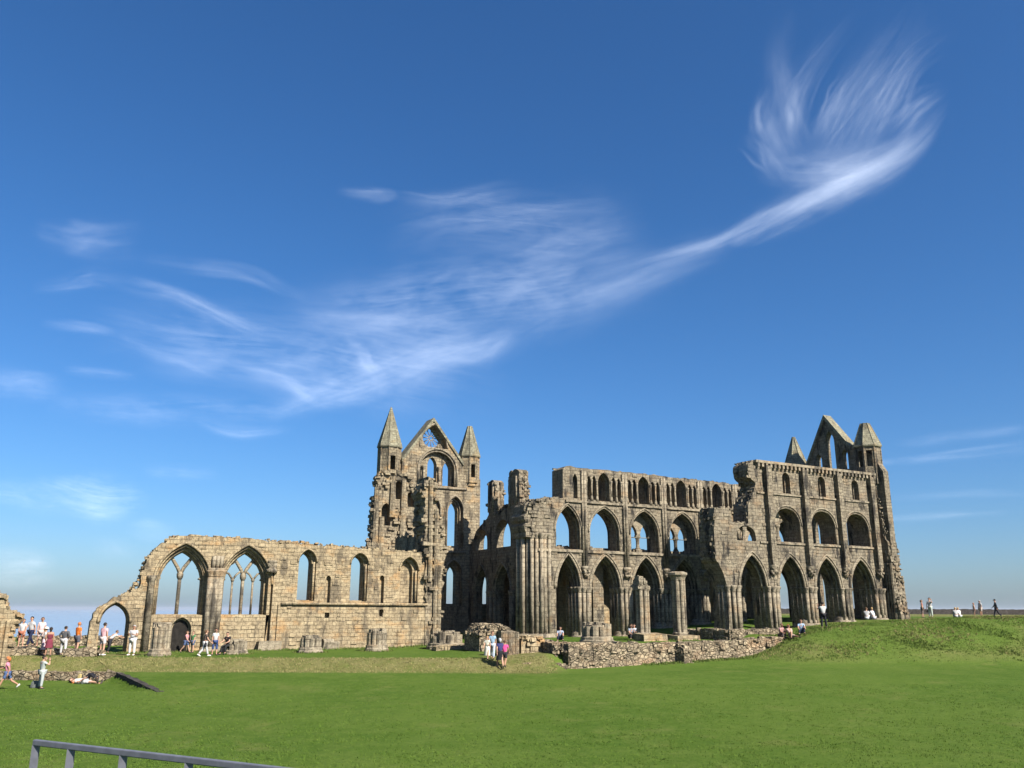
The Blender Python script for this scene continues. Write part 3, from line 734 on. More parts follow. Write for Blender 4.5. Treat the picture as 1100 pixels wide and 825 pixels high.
mb = MB(); mb.slab(fW, arch(9.1, .58, -1.4, .3, 1.0, 6), [], .36, .46); 
dr = mb.build('door', PANEL, nave)  # near-black leaf filling the pointed recess
mb = MB(); mb.box((18.9, YW - .35, -.85), (.55, .35, .28), jit=.05); mb.box((18.75, YW - .3, -.5), (.35, .28, .14), jit=.05); mb.build('shaft_base', STD, nave)

# ------------------------------------------------------------------ free-standing stumps and low walls
def stump(x, y, r, h, label, n=10, tall=False, tiers=1, rag_top=True, pl=.2, group='broken pier stumps'):
    z = gz(x, y) - .12
    o = empty('pier_stump', (x, y, z), label, 'pier stump', group)
    mb = MB(); hb = min(.5, h * .35) if not tall else .6
    rb = r * 1.3
    mb.lathe((x, y, z), [(rb, 0), (rb, hb * .55), (rb * .93, hb * .7), (rb * .93, hb), (r * 1.02, hb + .06)], n, 0, pl)
    mb.build('plinth', STD, o)
    mb = MB(); mb.lathe((x, y, z), [(r * .8, hb), (r * .8, h - .1)], n)
    k = 10 if r > .5 else 7
    for i in range(k):
        a = 2 * math.pi * i / k + pl; hh = h - (R.uniform(0, .3) if rag_top else 0)
        mb.tube([(x + r * .82 * math.cos(a), y + r * .82 * math.sin(a), z + hb), (x + r * .82 * math.cos(a), y + r * .82 * math.sin(a), z + hh)], r * .27, 7)
    if rag_top:
        for i in range(10): mb.box((x + R.uniform(-r, r) * .7, y + R.uniform(-r, r) * .7, z + h - .08), (.16, .16, .12), jit=.05)
    mb.build('clustered_shaft', STD, o)
    return o
stump(7.35, 55.8, .52, 1.95, 'tall broken pier stump beside the dark pointed door of the nave wall', pl=.1)
stump(11.75, 56, .6, .95, 'low square-shouldered stump with a dark-clothed figure sitting on its left')
stump(16.4, 56, .62, 1.15, 'low double pier stump under the left lancet of the nave wall')
stump(20.85, 56, .6, 1.5, 'upright drum-like pier stump under the right lancet of the nave wall')
o = stump(25.9, 56, 1.05, 1.2, 'broad flat-topped stump at the corner of the transept shadow', 12)
stump(33.0, 48.0, .9, 1.35, 'stepped ribbed stump on the grass before the second choir arch', 12)
# the tall pieces of the south arcade
o = stump(39.65, 47.6, .45, 4.5, 'tall standing shaft cluster with flat square head above the rubble wall', 10, True, rag_top=False)
mb = MB(); z = gz(39.65, 47.6); mb.lathe((39.65, 47.6, z + 4.3), [(.46, -.3), (.54, -.1), (.66, .05), (.66, .2), (.44, .28)], 10); mb.build('capital', STD, o)
mb = MB(); mb.box((39.65, 47.5, z - .1), (1.0, .8, .45), jit=.06); mb.build('base_block', STN, o)
o = stump(36.8, 48.0, .44, 3.7, 'leaning weathered pier fragment with a broken crumbling head', 10, True)
mb = MB(); z = gz(36.8, 48); 
crumble(mb, FY(48), [(36.35, z + 3.3), (36.55, z + 4.2), (36.8, z + 4.1), (37.2, z + 3.2)], -.3, .3, 45, (.1, .24))
mb.box((36.6, 48, z + 3.8), (.22, .25, .45), jit=.1); mb.build('springer', STD, o)
mb = MB(); mb.box((36.9, 47.4, z + .1), (.95, .6, .4), jit=.1); mb.build('base_block', STN, o)

def lowwall(name, label, pts, z1, th, mat, cat='low wall', group=None, rough=.07, below=.8, ncr=50, stones=9):
    """a masonry wall following points (x, y); z1 = top height at each point"""
    mb = MB(); L = []
    for (a, za), (b_, zb) in zip(zip(pts, z1), list(zip(pts, z1))[1:]):
        n = max(2, int(math.hypot(b_[0] - a[0], b_[1] - a[1]) / .45))
        for i in range(n): t = i / n; L.append((lerp(a[0], b_[0], t), lerp(a[1], b_[1], t), lerp(za, zb, t)))
    L.append((*pts[-1], z1[-1]))
    V = []; F = []
    for i, (x, y, z) in enumerate(L):
        p, q = L[max(0, i - 1)], L[min(len(L) - 1, i + 1)]
        tx, ty = q[0] - p[0], q[1] - p[1]; l = math.hypot(tx, ty); nx, ny = -ty / l, tx / l
        zt = z + R.uniform(-rough, rough); zb = gz(x, y) - below
        zb = min(zb, z - .6)
        for s, zz in ((-1, zb), (-1, zt), (1, zt + R.uniform(-.04, .04)), (1, zb)):
            o_ = s * th / 2 + R.uniform(-.03, .03)
            V.append((x + nx * o_, y + ny * o_, zz))
    for i in range(len(L) - 1):
        for k2 in range(4):
            F.append((i * 4 + k2, i * 4 + (k2 + 1) % 4, (i + 1) * 4 + (k2 + 1) % 4, (i + 1) * 4 + k2))
    F.append((0, 1, 2, 3)); e = (len(L) - 1) * 4; F.append((e + 3, e + 2, e + 1, e))
    mb.add(V, F)
    for i in range(len(L) - 1):                        # faced stones of mixed size standing out of the core
        p, q = L[i], L[i + 1]; tx, ty = q[0] - p[0], q[1] - p[1]; l = math.hypot(tx, ty); nx, ny = -ty / l, tx / l
        for _ in range(stones):
            t = R.random(); s_ = R.choice((-1, 1)); w = R.uniform(.08, .26); hh = w * R.uniform(.45, .8)
            zt = lerp(p[2], q[2], t); zb = gz(p[0], p[1]) - .1
            if zt - hh < zb: continue
            zc = R.uniform(zb, zt - hh * .7); o_ = s_ * (th / 2 - .03)
            mb.box((lerp(p[0], q[0], t) + nx * o_, lerp(p[1], q[1], t) + ny * o_, zc), (w, R.uniform(.05, .10), hh), Matrix.Rotation(math.atan2(ty, tx) + R.uniform(-.15, .15), 3, 'Z') @ Matrix.Rotation(R.uniform(-.15, .15), 3, 'Y'), jit=w * .22)
    for _ in range(ncr):
        x, y, z = L[R.randrange(len(L))]; h = R.uniform(.08, .2)
        mb.box((x + R.uniform(-th, th) * .5, y + R.uniform(-th, th) * .5, z - R.uniform(-.02, .5)), (h * 1.3, h, h * .6), Matrix.Rotation(R.uniform(0, 3), 3, 'Z'), jit=.03)
    return tag(mb.build(name, mat), label, cat, group)
def oz(u, v, y):
    p = onY(u, v, y); return (p.x, p.y), p.z
W_ = [oz(607, 691, 43.8), oz(660, 691, 43.7), oz(733, 690, 43.7), oz(790, 688, 43.7), oz(835, 684, 43.8)]
lowwall('rubble_wall', 'long pale rubble wall holding the grass before the choir', [w[0] for w in W_], [w[1] for w in W_], .8, RUB, ncr=160)
q = onY(731, 693, 43.2)
lowwall('buttress_stub', 'short dark buttress stub standing out of the long rubble wall', [(q.x, 43.4), (q.x + .1, 42.7)], [q.z, q.z - .2], .6, RUB, ncr=12)
q = onY(786, 677, 45.6); q2 = onY(832, 677, 45.6)
lowwall('rubble_wall', 'upper stretch of rubble footing with a shadowed west end behind the long rubble wall', [(q.x + .1, 50.0), (q.x, 45.8), (q.x + 2, 45.6), (q2.x, 45.6)], [q.z, q.z, q.z + .04, q2.z + .05], .7, RUB, ncr=60)
q = onY(604, 692, 44)
lowwall('rubble_wall', 'broken return wall in shade at the west end of the long rubble wall', [(q.x, 44.2), (q.x + .5, 46.5), (q.x + 1.2, 48.2)], [q.z, q.z + .05, q.z + .1], .8, RUB, ncr=40)
q = onY(560, 712, 43.4); q2 = onY(606, 713, 43.0)
lowwall('stone_kerb', 'low flat line of dark stones on the lawn by the corner of the rubble wall', [(q.x, 43.4), (q2.x, 43.0)], [q.z, q2.z], .45, RUB, ncr=20, rough=.05)
# masonry heap and block at the crossing's south-east pier
def heap(name, label, u0, u1, vb, vt, y, dep, mat, n=160, cat='ruined pier', prof=None):
    a = onY(u0, vb, y); b_ = onY(u1, vb, y); zt = onY((u0 + u1) / 2, vt, y).z
    mb = MB(); zb = min(gz(a.x, y), gz(b_.x, y)) - .5
    pr = prof or [(0, .6), (.15, .85), (.35, 1), (.7, .95), (.9, .75), (1, .5)]
    zl = gz((a.x + b_.x) / 2, y)
    P = [(a.x, zb)] + rag([(lerp(a.x, b_.x, t), lerp(zl, zt, h)) for t, h in pr], .3, .07) + [(b_.x, zb)]
    f = FY(y); mb.slab(f, P, [], 0, dep); relief(mb, f, P, [], 70, pr=.2, bw=(.2, .6)); crumble(mb, f, P[1:-1], -.1, dep, n, (.1, .28))
    return tag(mb.build(name, mat), label, cat)
heap('ruined_pier', 'rough mound of broken masonry at the crossing behind the walkers', 515, 552, 697, 672, 50.5, 2.2, RUB)
heap('ruined_pier', 'squat reddish masonry block with worn face beside the grooved shaft stub', 560, 582, 712, 684, 46.3, 1.5, STN, 50, prof=[(0, .95), (.3, 1), (.8, .98), (1, .8)])
o = empty('pier_stump', onY(547, 712, 46.2), 'short grooved shaft stub standing between the walkers and the reddish block', 'pier stump')
p = onY(547, 712, 46.2); zg = gz(p.x, p.y) - .2; mb = MB()
for i in range(5): mb.tube([(p.x - .45 + .24 * i, p.y + .1 * (i % 2), zg), (p.x - .45 + .24 * i, p.y + .1 * (i % 2), zg + 1.5)], .15, 7)
mb.box((p.x, p.y + .3, zg + .6), (.55, .3, .95), jit=.06); mb.build('clustered_shaft', STC, o)
lowwall('stone_footing', 'low stepped footing running in shade behind the broad stump', [(26.6, 52.5), (30.0, 52.2)], [-.55, -.5], .9, STN, ncr=25)
lowwall('stone_footing', 'low pale footing below the broad flat-topped stump', [(24.3, 54.4), (27.6, 54.1)], [-.75, -.75], .8, STN, ncr=12)
# far left
f = FY(57.0)
P = [(-6, -2), (-6, 1.6)] + rag([(-4, 2.0), (-2.4, 2.35), (-1.4, 2.45), (-.95, 2.25), (-.8, 1.6), (-.45, 1.35), (-.1, 1.2), (-.2, .9), (-.35, .5), (-.3, -.4)], .25, .08) + [(-.2, -2)]
mb = MB(); mb.slab(f, P, [], 0, 1.6); relief(mb, f, P, [], 80, pr=.1); crumble(mb, f, P[2:-1], -.1, 1.4, 90, (.12, .3))
for x in (-.9, -.6): mb.tube([(x, 56.95, -1.5), (x, 56.95, .9)], .13, 6)
tag(mb.build('west_front_ruin', STN), 'broken stone end wall cut off by the left edge of the view', 'ruined wall')
lowwall('boundary_wall', 'long low stone wall with the sea behind it, seen through the small nave arch', [oz(20, 683, 73)[0], oz(95, 683, 73)[0], oz(185, 684, 73)[0]], [oz(20, 683, 73)[1], oz(95, 683, 73)[1], oz(185, 684, 73)[1]], .5, RUB, ncr=10, rough=.04)
lowwall('stone_footing', 'low tumbled footing with a ledge under the orange-shirted visitor', [(2.55, 57.5), (4.0, 57.3)], [-.6, -.68], .9, RUB, ncr=10)
lowwall('stone_footing', 'raised rough footing that the three far visitors stand on', [(-.2, 60.5), (2.6, 60.5)], [-.66, -.78], 1.2, RUB, ncr=8)
def XY(r, d): return to_xy(r, d)
zz = lambda r, d: EYE - pw([(40, 3.72), (48.5, 3.3)], d)
lowwall('retaining_wall', 'short dark retaining wall slanting across the lawn beside the sunbathers', [XY(-20.7, 47.4), XY(-18.3, 44.2), XY(-15.95, 41.1)], [zz(0, 47.4) + .1, zz(0, 44.2) + .07, zz(0, 41.1) + .0], .3, RUBD, ncr=0, rough=.008, stones=0)  # the shade on its face is put into the dark stone colour
lowwall('kerb_wall', 'low pale stone kerb wall along the foot of the grass bank behind the sunbathers', [XY(-34, 48.4), XY(-20.9, 47.9)], [EYE - 3.29, EYE - 3.27], .4, RUB, ncr=14, rough=.03, below=.6)
lowwall('field_wall', 'long dark stone field wall on the headland beyond the mound', [XY(30, 150), XY(75, 152), XY(150, 156)], [1.95, 1.95, 1.98], .8, RUBD, ncr=20, rough=.05, below=1, stones=0)
# ------------------------------------------------------------------ railing by the viewer
A = at(37, 797.5, 8.4); B = None
dB = 6.0
while dB < 9 and at(300, 828, dB).z > A.z: dB += .02
B = at(300, 828, dB); B.z = A.z
dirn = (B - A).normalized(); END = B + dirn * 3.0
rl = empty('railing', (A.x, A.y, gz(A.x, A.y)), 'grey steel handrail on flat posts at the lower left corner', 'railing')
mb = MB(); rot = Matrix.Rotation(math.atan2(dirn.y, dirn.x), 3, 'Z')
mid = (A + END) / 2; mb.box(mid, ((END - A).length / 2, .022, .026), rot)
o = mb.build('top_rail', STEEL, rl)
bv = o.modifiers.new('bevel', 'BEVEL'); bv.width = .008; bv.segments = 2
def along(u):
    best = min((abs(u - 550 - FPX * (Vector(A + dirn * t) - Vector((0, 0, EYE))).dot(Rv) / (Vector(A + dirn * t) - Vector((0, 0, EYE))).dot(Fv)), t) for t in [i * .01 for i in range(900)])
    return best[1]
ts = [along(u) for u in (39, 77, 133, 203)]
st = (ts[-1] - ts[0]) / 3
for i in range(7):
    t = ts[i] if i < 4 else ts[3] + st * (i - 3)
    p = A + dirn * t
    if t > (END - A).length: break
    zb = min(gz(p.x, p.y), p.z - .9) - .05
    mb = MB(); mb.box((p.x, p.y, (zb + p.z) / 2 - .02), (.012, .032, (p.z - zb) / 2), rot @ Matrix.Rotation(rad(90), 3, 'Z') @ Matrix.Rotation(rad(25), 3, 'Z'))
    mb.build('post', STEEL, rl)
# ------------------------------------------------------------------ people
def skin_mesh(V, RR, E, root=0, sub=1):
    me = bpy.data.meshes.new('t'); me.from_pydata([tuple(v) for v in V], E, [])
    ob = bpy.data.objects.new('t', me); COL.objects.link(ob)
    md = ob.modifiers.new('s', 'SKIN'); md.use_smooth_shade = True
    sv = me.skin_vertices[0].data
    for i, r in enumerate(RR):
        sv[i].radius = (r, r) if not isinstance(r, tuple) else r
        sv[i].use_root = (i == root)
    if sub:
        sm = ob.modifiers.new('u', 'SUBSURF'); sm.levels = sub; sm.render_levels = sub
    dg = bpy.context.evaluated_depsgraph_get()
    m2 = bpy.data.meshes.new_from_object(ob.evaluated_get(dg))
    out = [v.co.copy() for v in m2.vertices], [tuple(p.vertices) for p in m2.polygons]
    bpy.data.objects.remove(ob); bpy.data.meshes.remove(me); bpy.data.meshes.remove(m2)
    return out
SKIN = plain('skin', (.38, .22, .15), .6, .08, 20); SKINT = plain('skin_tanned', (.30, .165, .105), .6, .08, 20)
EYEM = plain('eye_dark', (.03, .02, .02), .4, .1); LIPM = plain('lips', (.40, .15, .13), .6, .1)
SHOE = plain('shoe_dark', (.05, .04, .035), .7, .2); SHOEW = plain('shoe_pale', (.55, .52, .48), .7, .1)
HAIRS = {'dark': plain('hair_dark', (.022, .016, .012), .7, .3, 30), 'brown': plain('hair_brown', (.09, .05, .028), .7, .3, 30), 'fair': plain('hair_fair', (.34, .22, .10), .7, .3, 30),
         'grey': plain('hair_grey', (.30, .29, .28), .7, .2, 30), 'red': plain('hair_red', (.33, .11, .035), .7, .3, 30)}
def rx(a): return Matrix.Rotation(a, 3, 'X')
POSES = {
 'stand': dict(hip=((2, 4), (-3, 4)), knee=(2, 4), arm=((6, 9), (2, 8)), elb=(14, 10), lean=0),
 'walk': dict(hip=((22, 3), (-17, 3)), knee=(6, 24), arm=((-20, 8), (22, 8)), elb=(18, 24), lean=4),
 'stride': dict(hip=((30, 3), (-26, 3)), knee=(10, 34), arm=((-30, 10), (34, 10)), elb=(40, 50), lean=9),
 'photo': dict(hip=((2, 6), (-2, 6)), knee=(2, 2), arm=((58, 26), (58, 26)), elb=(118, 118), lean=-2),
 'oneup': dict(hip=((4, 5), (-4, 5)), knee=(2, 4), arm=((62, 30), (10, 14)), elb=(125, 12), lean=-2),
 'folded': dict(hip=((2, 5), (-1, 5)), knee=(2, 3), arm=((22, 12), (22, 12)), elb=(88, 92), lean=-1, fold=1),
 'hips': dict(hip=((3, 6), (-2, 6)), knee=(3, 3), arm=((-14, 34), (-14, 34)), elb=(62, 62), lean=0),
 'sit': dict(hip=((84, 8), (80, 8)), knee=(80, 74), arm=((28, 9), (32, 9)), elb=(48, 44), lean=10),
 'sitground': dict(hip=((138, 9), (128, 9)), knee=(140, 122), arm=((40, 10), (34, 10)), elb=(34, 40), lean=14),
 'lounge': dict(hip=((88, 6), (134, 6)), knee=(4, 134), arm=((-34, 16), (-30, 16)), elb=(6, 6), lean=-30),
 'bend': dict(hip=((8, 6), (-2, 6)), knee=(14, 16), arm=((70, 8), (60, 8)), elb=(24, 20), lean=48),
 'lie': dict(hip=((-4, 5), (2, 5)), knee=(4, 4), arm=((-2, 24), (2, 18)), elb=(10, 30), lean=0),
 'lieknees': dict(hip=((56, 6), (62, 8)), knee=(98, 104), arm=((-4, 20), (4, 16)), elb=(10, 20), lean=0),
}
def person(label, u=None, v=None, face=180, H=1.65, pose='stand', top=(.7, .7, .7), low=(.1, .12, .25), lowkind='trousers', hair='brown', hat=None, sleeves=1, tan=False, seat=None, pos=None, lie=False, shoe=None, group='visitors among the ruins', extra=None, build=1.0, sex='m', turn=0):
    p = pos if pos is not None else G(u, v)
    q = POSES[pose]; k = H / 1.72
    sw = (.185 if sex == 'm' else .165) * build; hw = .095 * build
    lean = rad(q['lean'])
    V = []; RR = []; E = []
    def ad(c, r, par=None):
        V.append(Vector(c)); RR.append(r)
        if par is not None: E.append((par, len(V) - 1))
        return len(V) - 1
    pel = ad((0, 0, .94), (.145 * build, .115 * build))
    up = lambda h: Vector((0, math.sin(lean) * h, .94 + math.cos(lean) * h))
    wai = ad(up(.16), (.13 * build, .10 * build), pel); che = ad(up(.36), (.155 * build, .115 * build), wai)
    nb_ = ad(up(.49), .075, che); nk = ad(up(.57), .052, nb_)
    hl = lean * .4
    hd = lambda h: up(.57) + Vector((0, math.sin(hl) * h + .015, math.cos(hl) * h))
    h1 = ad(hd(.06), .072, nk); h2 = ad(hd(.13), .096, h1); h3 = ad(hd(.205), .074, h2)
    W_ = []
    arms = []
    for s, i in ((-1, 0), (1, 1)):
        sh = ad(up(.455) + Vector((s * sw, 0, 0)), .062 * build, che)
        a, o = rad(q['arm'][i][0]), rad(q['arm'][i][1])
        a += lean * -0 
        d1 = Vector((s * math.sin(o), math.sin(a) * math.cos(o), -math.cos(a) * math.cos(o)))
        el = ad(V[sh] + d1 * .285, .042 * build, sh)
        e = a + rad(q['elb'][i])
        inw = -.55 if q.get('fold') else (-.30 if q['elb'][i] > 80 else -.04)
        if pose == 'hips': inw = -.85; e = a + rad(38)
        d2 = Vector((s * inw, math.sin(e), -math.cos(e))).normalized()
        wr = ad(V[el] + d2 * .245, .028, el)
        arms.append((sh, el, wr)); W_.append((V[wr].copy(), d2, s))
    legs = []
    for s, i in ((-1, 0), (1, 1)):
        hp = ad((s * hw, 0, .90), .092 * build, pel)
        t, o = rad(q['hip'][i][0]), rad(q['hip'][i][1])
        d1 = Vector((s * math.sin(o), math.sin(t) * math.cos(o), -math.cos(t) * math.cos(o)))
        kn = ad(V[hp] + d1 * .43, .060 * build, hp)
        t2 = t - rad(q['knee'][i])
        d2 = Vector((s * math.sin(o) * .4, math.sin(t2), -math.cos(t2))).normalized()
        ca = ad(V[kn] + d2 * .14, .058 * build, kn)
        an = ad(V[kn] + d2 * .40, .038, ca)
        fd = Vector((s * .15, math.cos(t2) if pose not in ('lie',) else .35, math.sin(t2) * .6)).normalized()
        if pose in ('sit', 'sitground', 'lounge', 'lieknees') or abs(t2) < .3: fd = Vector((s * .2, 1, 0)) if pose != 'lieknees' else Vector((s * .2, 1, .0))
        if pose == 'lie': fd = Vector((s * .4, .9, -.15))
        fd.normalize()
        ft = ad(V[an] + d2 * .05 + fd * .14, .034, an)
        legs.append((hp, kn, ca, an, ft, fd, d2))
    hv, hf = skin_mesh(V, RR, E, pel, 1)
    body = MB(); body.add(hv, hf)
    hc = hd(.125)
    hr = Matrix.Rotation(-hl, 3, 'X')
    def face_pt(x, y, z): return hc + hr @ Vector((x, y, z))
    body.tube([face_pt(0, .085, .02), face_pt(0, .122, -.018), face_pt(0, .095, -.03)], [.012, .02, .014], 6)
    for s in (-1, 1):
        body.tube([face_pt(s * .088, .0, .02), face_pt(s * .104, -.01, .0), face_pt(s * .09, .0, -.03)], [.016, .022, .012], 6)
        body.box(face_pt(s * .036, .088, .016), (.017, .012, .008), hr, 1)
        body.box(face_pt(s * .037, .09, .038), (.024, .01, .005), hr, 1)
    body.box(face_pt(0, .088, -.055), (.028, .014, .007), hr, 2)
    for wr, d2, s in W_:                                  # hands: palm, four unequal curled fingers, thumb
        side = d2.cross(Vector((0, 0, 1)));
        if side.length < .2: side = Vector((0, 1, 0))
        side.normalize(); nrm = side.cross(d2).normalized()
        body.tube([wr, wr + d2 * .045, wr + d2 * .095], [.026, .036, .034], 6)
        for j, L in enumerate((.07, .082, .076, .058)):
            o_ = side * (-.03 + .02 * j); b0 = wr + d2 * .09 + o_
            body.tube([b0, b0 + d2 * L * .5 + nrm * .006, b0 + d2 * L * .85 + nrm * .03], [.0095, .009, .007], 5)
        b0 = wr + d2 * .03 - side * .03
        body.tube([b0, b0 - side * .03 + d2 * .03, b0 - side * .036 + d2 * .065], [.013, .012, .009], 5)
    # clothes
    shirt = None; sv_, sr, se = [], [], []
    ring = lambda i, g: tuple(x + g for x in RR[i]) if isinstance(RR[i], tuple) else RR[i] + g
    def cp(i, g, par=None, co=None):
        sv_.append(V[i] if co is None else co); sr.append(ring(i, g))
        if par is not None: se.append((par, len(sv_) - 1))
        return len(sv_) - 1
    a0 = cp(pel, .022); sv_[0] = V[pel] + Vector((0, 0, -.03)); a1 = cp(wai, .024, a0); a2 = cp(che, .020, a1); cp(nb_, .008, a2)
    for sh, el, wr in arms:
        b0 = cp(sh, .016, a2)
        if sleeves >= 1: cp(el, .018, b0, V[sh].lerp(V[el], .62 if sleeves == 1 else 1.0))
        if sleeves >= 2: se.append((len(sv_) - 1, len(sv_))); sv_.append(V[wr].lerp(V[el], .1)); sr.append(.044)
    shirt = MB(); shirt.add(*skin_mesh(sv_, sr, se, 0, 1))
    lowm = MB()
    if lowkind in ('trousers', 'shorts', 'crop'):
        sv_, sr, se = [], [], []
        b = cp(pel, .016)
        for hp, kn, ca, an, ft, fd, d2 in legs:
            c1 = cp(hp, .018, b)
            if lowkind == 'shorts': cp(kn, .036, c1, V[hp].lerp(V[kn], .82))
            else:
                c2 = cp(kn, .022, c1)
                if lowkind == 'trousers':
                    c3 = cp(ca, .018, c2, V[ca]); cp(an, .034, c3, V[an] - d2 * .01)
                else: cp(ca, .02, c2)
        lowm.add(*skin_mesh(sv_, sr, se, 0, 1))
    else:                                                  # skirt
        end = .50 if lowkind == 'skirt' else .34
        kx = (V[legs[0][1]] + V[legs[1][1]]) / 2
        prof = [(.15, 1.02), (.185, .88), (.215, .66), (.245, end)]
        for i in range(len(prof) - 1):
            pass
        n = 14; VV = []; FF = []
        for r, z in prof:
            t = max(0, (.94 - z) / .44)
            cxy = Vector((0, 0, 0)).lerp(Vector((kx.x, kx.y, 0)), min(1, t))
            for j in range(n):
                an_ = 2 * math.pi * j / n; w = 1 + (.06 * math.sin(5 * an_) if z < .7 else 0)
                VV.append((cxy.x + r * w * math.cos(an_), cxy.y + r * w * .8 * math.sin(an_), z))
        for i in range(len(prof) - 1):
            for j in range(n): FF.append((i * n + j, i * n + (j + 1) % n, (i + 1) * n + (j + 1) % n, (i + 1) * n + j))
        FF.append(tuple(range(n)))
        lowm.add(VV, FF)
    shoes = []
    for hp, kn, ca, an, ft, fd, d2 in legs:
        shoes.append(MB())
        heel = V[an] + d2 * .055 - fd * .05; toe = V[an] + d2 * .06 + fd * .20
        shoes[-1].tube([heel, V[an] + d2 * .045 + fd * .03, V[an] + d2 * .055 + fd * .12, toe], [.04, .048, .046, .028], 8)
    hairm = MB(); n = 12
    VV = []; FF = []; rows = 6
    for i in range(rows + 1):
        th = math.pi * .62 * i / rows
        for j in range(n):
            a = 2 * math.pi * j / n
            fr_ = math.sin(a) > .15
            th2 = min(th, math.pi * .30) if fr_ else th
            x = .105 * math.sin(th2) * math.cos(a); y = .108 * math.sin(th2) * math.sin(a) - .008; z = .115 * math.cos(th2) + .015
            VV.append(face_pt(x, y, z))
    for i in range(rows):
        for j in range(n): FF.append((i * n + j, i * n + (j + 1) % n, (i + 1) * n + (j + 1) % n, (i + 1) * n + j))
    hairm.add(VV, FF)
    if sex == 'f':
        hairm.tube([face_pt(0, -.06, .05), face_pt(0, -.095, -.04), face_pt(0, -.09, -.15)], [.09, .085, .04], 8)
    hatm = None
    if hat:
        hatm = MB()
        VV = []; FF = []; prof = [(.03, .145), (.085, .13), (.115, .075), (.12, .05), (.185, .04), (.183, .03)]
        for r, z in prof:
            for j in range(n): VV.append(face_pt(r * math.cos(2 * math.pi * j / n), r * math.sin(2 * math.pi * j / n), z))
        for i in range(len(prof) - 1):
            for j in range(n): FF.append((i * n + j, i * n + (j + 1) % n, (i + 1) * n + (j + 1) % n, (i + 1) * n + j))
        FF.append(tuple(range(n)))
        hatm.add(VV, FF)
    held = MB()
    if pose in ('photo', 'oneup') and extra != 'none':
        c = (W_[0][0] + W_[1][0]) / 2 + Vector((0, .05, .05)) if pose == 'photo' else W_[0][0] + Vector((0, .04, .06))
        held.box(c, (.06, .025, .038)); held.tube([c, c + Vector((0, .06, 0))], [.026, .024], 8)
    bagm = MB()
    if extra == 'bag':
        bagm.lathe((sw + .16, -.02, .62), [(.10, 0), (.13, .06), (.125, .24), (.07, .3)], 8, 0, 0, 1.0, .6)
        bagm.tube([(sw + .1, -.02, .88), (sw + .02, .03, 1.2), V[arms[1][0]] + Vector((0, 0, .07))], .012, 5)
    if extra == 'pack':
        bagm.lathe((0, -.20, .98), [(.10, 0), (.15, .06), (.15, .32), (.09, .42)], 8, 0, 0, 1.0, .6)
    # world placement
    Mx = Matrix.Identity(3)
    if lie: Mx = Matrix.Rotation(rad(90), 3, 'X')         # on the back, face up
    zmin = None
    base = [Mx @ Vector(c) for mm in ((*shoes, body) if not lie else (body, shirt)) for c in mm.v]
    if seat is None:
        zmin = min(c.z for c in base)
    else:
        zmin = V[pel].z - .13
    off = Vector((0, 0, -zmin))
    if lie: off.y = 0
    if pose in ('sitground', 'lounge'):
        zmin = min(V[pel].z - .13, min(c.z for c in base)); off = Vector((0, 0, -zmin))
    rz = -(HEAD + rad(face)) 
    Rz = Matrix.Rotation(rz + rad(turn), 3, 'Z')
    zg = (seat if seat is not None else p.z) - .012
    o = empty('person', (p.x, p.y, zg), label, 'person', group)
    def out(mb, name, mats, smooth=True):
        mb.v = [tuple(Rz @ ((Mx @ Vector(c) + off) * k) + Vector((p.x, p.y, zg))) for c in mb.v]
        if mb.v: return mb.build(name, mats, o, smooth)
    out(body, 'body', [SKINT if tan else SKIN, EYEM, LIPM])
    out(shirt, 'shirt', cloth(top)); out(lowm, 'skirt' if lowkind in ('skirt', 'dress') else ('shorts' if lowkind == 'shorts' else 'trousers'), cloth(low))
    for sm_ in shoes: out(sm_, 'shoe', shoe or SHOE)
    out(hairm, 'hair', HAIRS[hair])
    if hatm: out(hatm, 'sun_hat', cloth(hat))
    if held.v:
        c = out(held, 'camera', SHOE)
    if bagm.v: out(bagm, 'shoulder_bag' if extra == 'bag' else 'backpack', cloth((.035, .035, .04) if extra == 'bag' else (.55, .06, .25)))
    return o
WHT = (.56, .54, .53); PINK = (.72, .36, .40); NAVY = (.02, .025, .06); JEAN = (.075, .12, .24); DARK = (.03, .03, .035)
far = lambda u, d: Vector((*to_xy((u - 550) / 946 * d, d), 0))
def on(u, d, dz=0):
    q = far(u, d); q.z = gz(q.x, q.y) + dz; return q
# on the nave terrace, left to right
person('woman in white top and rust red shorts, left of the three on the far footing', pos=Vector((.15, 60.4, -.66)), face=170, H=1.6, top=WHT, low=(.45, .16, .10), lowkind='shorts', hair='brown', sex='f', pose='stand')
person('man in white shirt and dark blue trousers, middle of the three on the far footing', pos=Vector((.62, 60.5, -.64)), face=200, H=1.75, top=WHT, low=NAVY, hair='dark', pose='walk')
person('woman in pale pink top, right of the three standing on the far footing', pos=Vector((1.15, 60.4, -.66)), face=150, H=1.68, top=(.70, .52, .52), low=(.62, .48, .44), lowkind='shorts', hair='brown', sex='f')
person('woman in white sun hat and long white and pink dress beside a woman in maroon', 46, 704, 60, 1.56, 'stand', WHT, (.72, .52, .56), 'dress', 'fair', hat=(.75, .72, .68), sex='f')
person('woman in a maroon dress with bare shoulders beside the white sun hat', 51, 705, 330, 1.58, 'stand', (.16, .035, .05), (.20, .04, .06), 'skirt', 'dark', sleeves=0, tan=True, sex='f')
person('man in dark grey jacket and white trousers seen from behind', 67, 704, 10, 1.62, 'hips', (.10, .10, .105), WHT, 'trousers', 'dark', sleeves=2, build=1.15)
person('person in a bright orange top behind the low footing', pos=Vector((3.1, 59.0, -.98)), face=30, H=1.72, top=(.75, .19, .03), low=(.10, .10, .12), lowkind='shorts', hair='red')
person('man in pink shirt and pale shorts with bare legs before the small nave arch', 109, 704, 20, 1.82, 'stand', (.74, .42, .44), (.70, .60, .56), 'shorts', 'dark', shoe=SHOEW)
